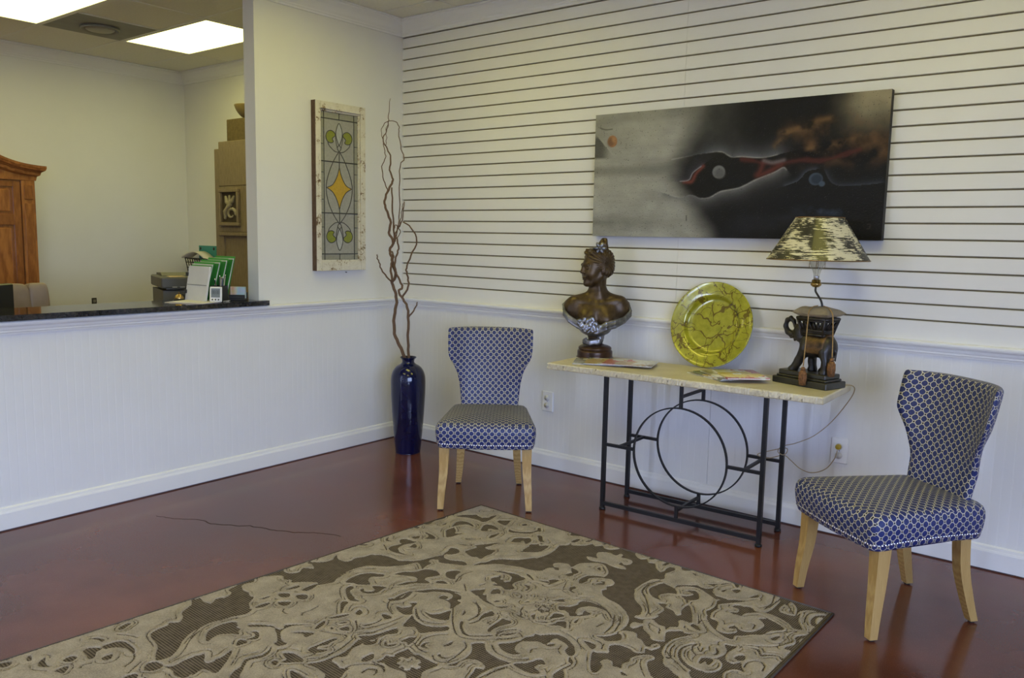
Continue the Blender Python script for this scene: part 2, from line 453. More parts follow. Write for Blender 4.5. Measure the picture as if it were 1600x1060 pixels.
# ---- beadboard wainscot panels
def bead_profile(L, pitch=0.0415):
    p = [(0.0, 0.0)]; s = pitch
    while s < L - .01:
        p += [(s - .0032, 0.0), (s - .0018, -.0006), (s - .0008, -.0002), (s + .0008, -.0002), (s + .0018, -.0006), (s + .0032, 0.0)]; s += pitch
    return p + [(L, 0.0)]
def bead_panel(L, z0, z1):
    pr_ = bead_profile(L); v = []; f = []
    for s, d in pr_: v += [(s, d, z0), (s, d, z1)]
    for i in range(len(pr_) - 1): f.append((2 * i, 2 * i + 2, 2 * i + 3, 2 * i + 1))
    n = len(v); v += [(0, -.012, z0), (0, -.012, z1), (L, -.012, z0), (L, -.012, z1)]
    f += [(n, n + 1, n + 3, n + 2), (0, 1, n + 1, n), (n - 2, n - 1, n + 3, n + 2)]
    mb = MB(); mb.add(v, f); return mb
for xa, xb in ((0.006, 2.483), (2.4855, X1)):
    o = bead_panel(xb - xa, 0, 1.03).build('beadboard_panel', M_BEAD, wb, (xb, 0.0, 0), (0, 0, PI))
wlo = bpy.data.objects['wall_left']
for ya, yb in ((-3.66, 0.0), (-6.5, -3.662)):
    bead_panel(yb - ya, 0, 1.03).build('beadboard_panel', M_BEAD, wlo, (0.006, yb, 0), (0, 0, -PI / 2))

# ---- mouldings
rail = [(0.0, .978), (.010, .978), (.012, .986), (.016, .990), (.016, .998), (.020, 1.003), (.024, 1.015), (.034, 1.024), (.037, 1.032), (.037, 1.040), (.030, 1.045), (0.0, 1.045)]
base = [(0.0, 0.007), (.018, 0.007), (.018, .088), (.015, .096), (.012, .100), (.010, .112), (.004, .118), (0.0, .118)]
crown = [(0.0, 2.898), (.012, 2.898), (.014, 2.908), (.020, 2.914), (.022, 2.922), (.034, 2.934), (.052, 2.962), (.070, 2.978), (.076, 2.984), (.078, 2.992), (.088, 2.996), (.088, H - .001), (0.0, H - .001)]
def trim(name, prof, path, side, label, cat='moulding'):
    return tag(sweep(name, prof, path, M_TRIM, side), label, cat, kind='structure')
trim('trim_1', rail, [(0.006, -6.5), (0.006, 0.0), (X1, 0.0)], -1, 'white chair rail moulding along both lobby walls')
trim('baseboard_left', base, [(0.006, -6.5), (0.006, -.006)], -1, 'white baseboard along the partition wall', 'baseboard')
trim('baseboard_back', base, [(0.024, -.0), (X1, -.0)], -1, 'white baseboard along the slatwall', 'baseboard')
trim('trim_2', crown, [(-.11, OY), (-.11, -1.234), (0, -1.234), (0, 0), (X1, 0)][::1], -1, 'white crown moulding along the partition and slatwall')
trim('trim_3', crown, [(OX, OY0), (OX, OY), (-.11 - .001, OY)], -1, 'white crown moulding around the office')

# ---- granite countertop on the half wall
def granite():
    t = NT('black_granite'); v = t.coord('Object')
    a = t.voronoi(v, 160, 'F1', 'Color'); b = t.noise(v, 60, 5, .7)
    col = t.ramp(b, [(0.35, (0.008, 0.008, 0.009)), (0.55, (0.03, 0.03, 0.032)), (0.72, (0.12, 0.10, 0.07))])
    col = t.mix(0.25, col, t.mix(1.0, col, a, 'MULTIPLY'))
    t.set(Base_Color=col, Roughness=0.08, Specular_IOR_Level=0.6); return t.m
ct = MB(); ct.prism([(-.34, -6.4), (.05, -6.4), (.058, -6.395), (.058, -1.198), (.05, -1.19), (.004, -1.19), (.004, -1.236), (-.34, -1.236)], 1.048, 1.077)
tag(ct.build('countertop', granite()), 'long polished black granite countertop on the half wall', 'countertop')

# ================================================================== CHAIRS
def fabric():
    """4.8.8 lattice: navy octagons, small black squares, cream lines between"""
    t = NT('octagon_fabric'); uv = t.coord('UV', (1 / .0262, 1 / .0262, 1), (0, 0, PI / 4))
    sp = t.n('ShaderNodeSeparateXYZ'); t.l(uv, sp.inputs[0])
    ab = [t.math('ABSOLUTE', t.math('SUBTRACT', t.math('FRACT', sp.outputs[i]), 0.5)) for i in (0, 1)]
    mx = t.math('MAXIMUM', ab[0], ab[1]); sm = t.math('ADD', ab[0], ab[1])
    oc = t.math('MAXIMUM', mx, t.math('MULTIPLY', sm, 0.665))
    is_oct = t.math('LESS_THAN', oc, 0.437); is_sq = t.math('GREATER_THAN', sm, 0.815)
    ob = t.coord('Object'); nz = t.noise(ob, 140, 3)
    navy = t.ramp(nz, [(0.3, (0.012, 0.020, 0.095)), (0.7, (0.022, 0.036, 0.16))])
    cream = t.ramp(nz, [(0.3, (0.44, 0.41, 0.31)), (0.7, (0.60, 0.57, 0.46))])
    col = t.mix(is_oct, cream, navy); col = t.mix(is_sq, col, (0.014, 0.012, 0.022))
    t.set(Base_Color=col, Roughness=0.45, Specular_IOR_Level=0.4)
    th = t.n('ShaderNodeTexWave'); th.inputs['Scale'].default_value = 350; t.l(ob, th.inputs['Vector'])
    t.bump(t.math('ADD', t.math('MULTIPLY', is_oct, -0.6), t.math('MULTIPLY', th.outputs['Fac'], 0.25)), 0.35, 0.0015)
    return t.m
def wood(name, a, b, scale=(6, 6, 1.2), rough=0.35, coat=0.1, ring=9.0):
    t = NT(name); v = t.coord('Object', scale); w = t.n('ShaderNodeTexWave', wave_type='BANDS', bands_direction='X')
    w.inputs['Scale'].default_value = ring; w.inputs['Distortion'].default_value = 5; w.inputs['Detail'].default_value = 3; t.l(v, w.inputs['Vector'])
    nz = t.noise(v, 9, 6, .65); f = t.math('ADD', t.math('MULTIPLY', w.outputs['Fac'], .4), t.math('MULTIPLY', nz, .6))
    t.set(Base_Color=t.ramp(f, [(0.25, a), (0.75, b)]), Roughness=rough, Coat_Weight=coat); t.bump(nz, .06, .002); return t.m
M_FAB = fabric()
M_LEG = wood('natural_beech', (0.40, 0.245, 0.075), (0.54, 0.365, 0.135))
M_NAIL = plain('silver_nailhead', (0.75, 0.75, 0.78), 0.25, 0.95, var=.02)
M_GLIDE = plain('black_glide', (0.03, 0.03, 0.03), 0.6)

def seat_mesh():
    # plan outline: trapezoid, +x is the chair's front, rounded corners
    hw_f, hw_b, xf, xb = .268, .215, .282, -.262
    cor = [(xf, -hw_f, .05), (xf, hw_f, .05), (xb, hw_b, .06), (xb, -hw_b, .06)]
    pts = []
    for i, (x, y, r) in enumerate(cor):
        p = Vector((x, y)); a = (Vector(cor[i - 1][:2]) - p).normalized(); b = (Vector(cor[(i + 1) % 4][:2]) - p).normalized()
        for t in np.linspace(0, 1, 9):
            t = float(t); q = (p + a * r) * (1 - t) ** 2 + p * (2 * t * (1 - t)) + (p + b * r) * t ** 2; pts.append(q)
        q0 = p + b * r; nx_ = cor[(i + 1) % 4]; q1 = Vector(nx_[:2]) - b * nx_[2]
        for t in np.linspace(0, 1, 10)[1:-1]:
            q = q0.lerp(q1, float(t))
            if i == 0: q.x += .012 * math.sin(PI * t)      # front bows out a little
            pts.append(q)
    lev = [(0.355, .004), (0.362, 0.0), (0.40, -.007), (0.44, -.011), (0.468, -.009), (0.484, -.002), (0.494, .010), (0.500, .032), (0.505, .07), (0.509, .12), (0.512, .18), (0.513, .235)]
    V = []; F = []; n = len(pts); c = Vector((0.01, 0))
    for z, ins in lev:
        for q in pts:
            d = q - c; k = 1 - ins / d.length if ins < .2 else 1 - ins / .29 * .98 * (1.0)
            k = 1 - ins / .27
            dz = 0.0
            if z < .37: dz = .010 * (1 if abs(q.y) > .17 else 0) * (1 - ((q.x - .01) / .28) ** 2)
            V.append((c.x + d.x * k, c.y + d.y * k, z + dz))
    for i in range(len(lev) - 1):
        for k in range(n): F.append((i * n + k, i * n + (k + 1) % n, (i + 1) * n + (k + 1) % n, (i + 1) * n + k))
    F.append(tuple(range(n))[::-1]); F.append(tuple((len(lev) - 1) * n + k for k in range(n)))
    mb = MB(); mb.add(V, F, True); me = mb.mesh('seat')
    def uv(co, p):
        nn = p.normal
        if nn.z > .55: return (co.y, co.x + .0)
        if abs(nn.x) > abs(nn.y): return (co.y, (.282 if nn.x > 0 else -.262) + (.478 - co.z) * (1 if nn.x > 0 else -1))
        return (co.y * 0 + (.478 - co.z) * (1 if nn.y > 0 else -1) + (.268 if nn.y > 0 else -.268), co.x)
    grid_uv(me, uv); return me, pts
def back_mesh():
    rows = [(.365, .168), (.45, .168), (.52, .172), (.59, .178), (.66, .188), (.71, .201), (.75, .222), (.785, .240), (.82, .248), (.87, .251), (.915, .252), (.94, .2515), (.952, .249), (.957, .243)]
    zs_ = np.linspace(0, 1, 40); R = catmull(rows, 3)
    V = []; F = []; nb = 22; n = 0
    for i, (z, w) in enumerate(R):
        th = .062 if z < .93 else .062 * math.sqrt(max(.02, 1 - ((z - .93) / .0275) ** 2))
        cx = -.232 - .095 * max(0, (z - .45) / .5) ** 1.15
        wing = .075 * min(1, max(0, (z - .60) / .2)) + .03
        ring = []
        for s in np.linspace(-1, 1, nb):
            e = abs(s); bend = wing * e ** 3.2
            tt = th * (1 - .72 * e ** 6)
            ring.append((cx + bend + tt * .5, s * w, z))
        for s in np.linspace(1, -1, nb):
            e = abs(s); bend = wing * e ** 3.2
            tt = th * (1 - .72 * e ** 6)
            ring.append((cx + bend - tt * .5 - .012 * (1 - e ** 2) * 0, s * w, z))
        n = len(ring); V += ring
    for i in range(len(R) - 1):
        for k in range(n): F.append((i * n + k, i * n + (k + 1) % n, (i + 1) * n + (k + 1) % n, (i + 1) * n + k))
    F.append(tuple(range(n))[::-1]); F.append(tuple((len(R) - 1) * n + k for k in range(n)))
    mb = MB(); mb.add(V, F, True); me = mb.mesh('backrest')
    grid_uv(me, lambda co, p: (co.y * 1.06 if abs(p.normal.x) > .45 else co.y + co.x, co.z)); return me
def leg_mesh(pts):
    """square tapered leg through (x, y, z, half-size) stations, softly curved"""
    P = catmull(pts, 5); V = []; F = []
    for x, y, z, h in P: V += [(x - h, y - h, z), (x + h, y - h, z), (x + h, y + h, z), (x - h, y + h, z)]
    for i in range(len(P) - 1):
        for k in range(4): F.append((i * 4 + k, i * 4 + (k + 1) % 4, i * 4 + 4 + (k + 1) % 4, i * 4 + 4 + k))
    F.append((3, 2, 1, 0)); m = 4 * (len(P) - 1); F.append((m, m + 1, m + 2, m + 3))
    mb = MB(); mb.add(V, F); return mb.mesh('leg')
seat_me, seat_pts = seat_mesh(); back_me = back_mesh()
FR = [(.249, .243, .008, .0165), (.242, .238, .10, .0195), (.228, .229, .22, .0235), (.222, .226, .36, .0275), (.222, .226, .39, .0275)]
RR = [(-.258, .185, .008, .0165), (-.232, .176, .10, .0195), (-.205, .168, .22, .0225), (-.195, .165, .36, .024), (-.195, .165, .39, .024)]
legs_me = [leg_mesh([(x, s * y, z, h) for x, y, z, h in L]) for L in (FR, RR) for s in (-1, 1)]
glide_at = [(L[0][0], s * L[0][1]) for L in (FR, RR) for s in (-1, 1)]
nails = MB()
hemi_v = [(0, 0, 1)] + [(math.cos(a), math.sin(a), 0) for a in np.arange(6) * PI / 3]
npnt = len(seat_pts); acc_ = 0.0; last = None
dense = []
for i in range(npnt):
    a, b = seat_pts[i], seat_pts[(i + 1) % npnt]
    for t in np.linspace(0, 1, 12)[:-1]: dense.append(a.lerp(b, float(t)))
for i, q in enumerate(dense):
    if q.x < -.235: last = None; continue
    if last is None or (q - last).length >= .0125:
        d = (dense[(i + 1) % len(dense)] - dense[i - 1]).normalized(); nn = Vector((d.y, -d.x, 0)); tt = Vector((d.x, d.y, 0)); up = Vector((0, 0, 1))
        zz = .379 + .010 * (1 if abs(q.y) > .17 else 0) * (1 - ((q.x - .01) / .28) ** 2)
        c = Vector((q.x, q.y, zz)) + nn * .0045
        nails.add([c + (tt * x + up * y) * .0042 + nn * (z * .0035) for x, y, z in hemi_v], [(0, k, k % 6 + 1) for k in range(1, 7)], True)
        last = q
nails_me = nails.mesh('nailhead_trim')
glide_me = MB().lathe([(.012, 0), (.013, .008), (.012, .012)], 12).mesh('glide')
def chair(cx, cy, rz, label):
    r = empty('side_chair', (cx, cy, 0), rz, label, 'chair', 'patterned side chairs')
    link('seat', seat_me, M_FAB, r); link('backrest', back_me, M_FAB, r)
    for me, (gx_, gy_) in zip(legs_me, glide_at):
        lg = link('leg', me, M_LEG, r); link('glide', glide_me, M_GLIDE, lg, (gx_, gy_, 0))
    tag(link('nailhead_trim', nails_me, M_NAIL, r), 'row of small silver nailheads', kind='stuff')
    return r
chair(1.4575, -.7285, math.radians(-52.66), 'navy and cream octagon patterned chair between the blue vase and the console table')
chair(3.6385, -.747, math.radians(-128.2), 'navy and cream octagon patterned chair standing right of the console table')

# ================================================================== CONSOLE TABLE
M_IRON = plain('black_iron', (0.012, 0.012, 0.013), 0.45, 0.4, var=.15, scale=30)
TCX, TCY, TRZ, TTOP = 2.521, -.3095, math.radians(1.9), .807
tb = empty('console_table', (TCX, TCY, 0), TRZ, 'console table with cream stone slab on a black iron frame with two rings', 'table')
LX, LY, q_ = .445, .142, .0105
for sx in (-1, 1):
    for sy in (-1, 1):
        lg = MB().box(sx * LX - q_, sx * LX + q_, sy * LY - q_, sy * LY + q_, .008, .772).build('leg', M_IRON, tb)
        MB().lathe([(.017, 0), (.018, .004), (.018, .010), (.013, .014)], 14, (sx * LX, sy * LY, 0)).build('foot', M_IRON, lg)
RZ, RR_ = .372, .262
for sy in (-1, 1):
    y = sy * LY
    MB().box(-LX + q_, LX - q_, y - .009, y + .009, .026, .046).build('lower_rail', M_IRON, tb)
    ring = MB(); V = []; F = []; n = 72
    for k in range(n):
        a = 2 * PI * k / n
        for rr, yy in ((RR_ + .0035, y - .008), (RR_ + .0035, y + .008), (RR_ - .0035, y + .008), (RR_ - .0035, y - .008)):
            V.append((rr * math.cos(a), yy, RZ + rr * math.sin(a)))
    for k in range(n):
        for j in range(4): F.append((k * 4 + j, k * 4 + (j + 1) % 4, ((k + 1) % n) * 4 + (j + 1) % 4, ((k + 1) % n) * 4 + j))
    ring.add(V, F, False); ring.build('ring', M_IRON, tb)
    s = MB(); s.box(-LX + q_, -RR_ - .002, y - .008, y + .008, RZ - .008, RZ + .008); s.build('side_bar', M_IRON, tb)
    s = MB(); s.box(RR_ + .002, LX - q_, y - .008, y + .008, RZ - .008, RZ + .008); s.build('side_bar', M_IRON, tb)
    MB().box(-.008, .008, y - .008, y + .008, RZ + RR_ + .002, .772).build('hanger_bar', M_IRON, tb)
    MB().box(-.008, .008, y - .008, y + .008, .044, RZ - RR_ - .002).build('stub_bar', M_IRON, tb)
for x, z in ((-.352, RZ), (.352, RZ), (0, .695), (0, .088)):
    MB().box(x - .007, x + .007, -LY + .008, LY - .008, z - .007, z + .007).build('cross_bar', M_IRON, tb)
def travertine():
    t = NT('cream_stone'); v = t.coord('Object'); a = t.noise(v, 6, 6, .6); b = t.noise(v, 55, 5, .7)
    col = t.ramp(a, [(0.3, (0.52, 0.46, 0.31)), (0.7, (0.66, 0.60, 0.44))])
    pit = t.ramp(b, [(0.60, (0, 0, 0)), (0.70, (1, 1, 1))]); col = t.mix(t.math('MULTIPLY', pit, .35), col, (0.30, 0.26, 0.18))
    t.set(Base_Color=col, Roughness=0.42); t.bump(t.math('SUBTRACT', a, pit), .25, .004); return t.m
# slab with a chipped, uneven edge
def slab():
    x0, x1, y0, y1 = -.757, .745, -.265, .200
    per = []
    def edge(a, b, n, rough):
        for t in np.linspace(0, 1, n, endpoint=False):
            x, y = a[0] + (b[0] - a[0]) * t, a[1] + (b[1] - a[1]) * t; per.append((x, y, rough))
    edge((x0, y0), (x1, y0), 260, 1); edge((x1, y0), (x1, y1), 12, .0); edge((x1, y1), (x0, y1), 20, 0); edge((x0, y1), (x0, y0), 80, 1)
    rs = random.Random(5); zt, zb = TTOP, .772; V = []; F = []; n = len(per)
    for lev, (z, ins) in enumerate(((zb, .004), (zb + .006, 0), (zb + .018, 0), (zt - .006, .0), (zt, .004))):
        for k, (x, y, r) in enumerate(per):
            j = ((rs.random() - .6) * .0045 - (.012 if rs.random() < .02 else 0) + .002 * math.sin(k * .21)) * r
            cx, cy = (x0 + x1) / 2, (y0 + y1) / 2
            dx = (ins - j) * (1 if x < x0 + .001 else -1 if x > x1 - .001 else 0); dy = (ins - j) * (1 if y < y0 + .001 else -1 if y > y1 - .001 else 0)
            V.append((x + dx, y + dy, z))
    for i in range(4):
        for k in range(n): F.append((i * n + k, i * n + (k + 1) % n, (i + 1) * n + (k + 1) % n, (i + 1) * n + k))
    F.append(tuple(range(n))[::-1]); F.append(tuple(4 * n + k for k in range(n)))
    mb = MB(); mb.add(V, F); return mb
slab().build('tabletop', travertine(), tb)

# ================================================================== OUTLETS
M_PLATE = plain('white_plate', (0.80, 0.80, 0.78), 0.35, var=.01)
M_SLOT = plain('outlet_slot', (0.03, 0.03, 0.03), 0.7)
def outlet(x, z, label, plug=False):
    r = empty('wall_outlet', (x, 0, z), 0, label, 'outlet')
    MB().box(-.043, .043, -.012, -.0005, -.066, .066, .004).build('cover_plate', M_PLATE, r)
    for s in (-1, 1):
        rc = MB(); rc.lathe([(.0, 0), (.0165, 0), (.0175, -.003), (.0175, -.006)], 20, M=Matrix.Translation((0, -.0155, s * .0235)) @ Matrix.Rotation(-PI / 2, 4, 'X') @ Matrix.Scale(1, 4))
        rc.build('receptacle', plain('receptacle_face', (0.66, 0.66, 0.62), .4, var=.01), r)
        for sx in (-1, 1): MB().box(sx * .0065 - .001, sx * .0065 + .001, -.0162, -.0154, s * .0235 + .001, s * .0235 + .009).build('slot', M_SLOT, r)
        MB().box(-.002, .002, -.0162, -.0154, s * .0235 - .010, s * .0235 - .006).build('slot', M_SLOT, r)
    MB().lathe([(0, -.0006), (.003, -.0004), (.0032, .0004)], 10, M=Matrix.Translation((0, -.0128, 0)) @ Matrix.Rotation(PI / 2, 4, 'X')).build('screw', M_NAIL, r)
    return r
outlet(1.360, .4435, 'white double wall outlet between the vase side chair and the console table')
outlet(3.203, .4450, 'white double wall outlet right of the console table with a plug in it')

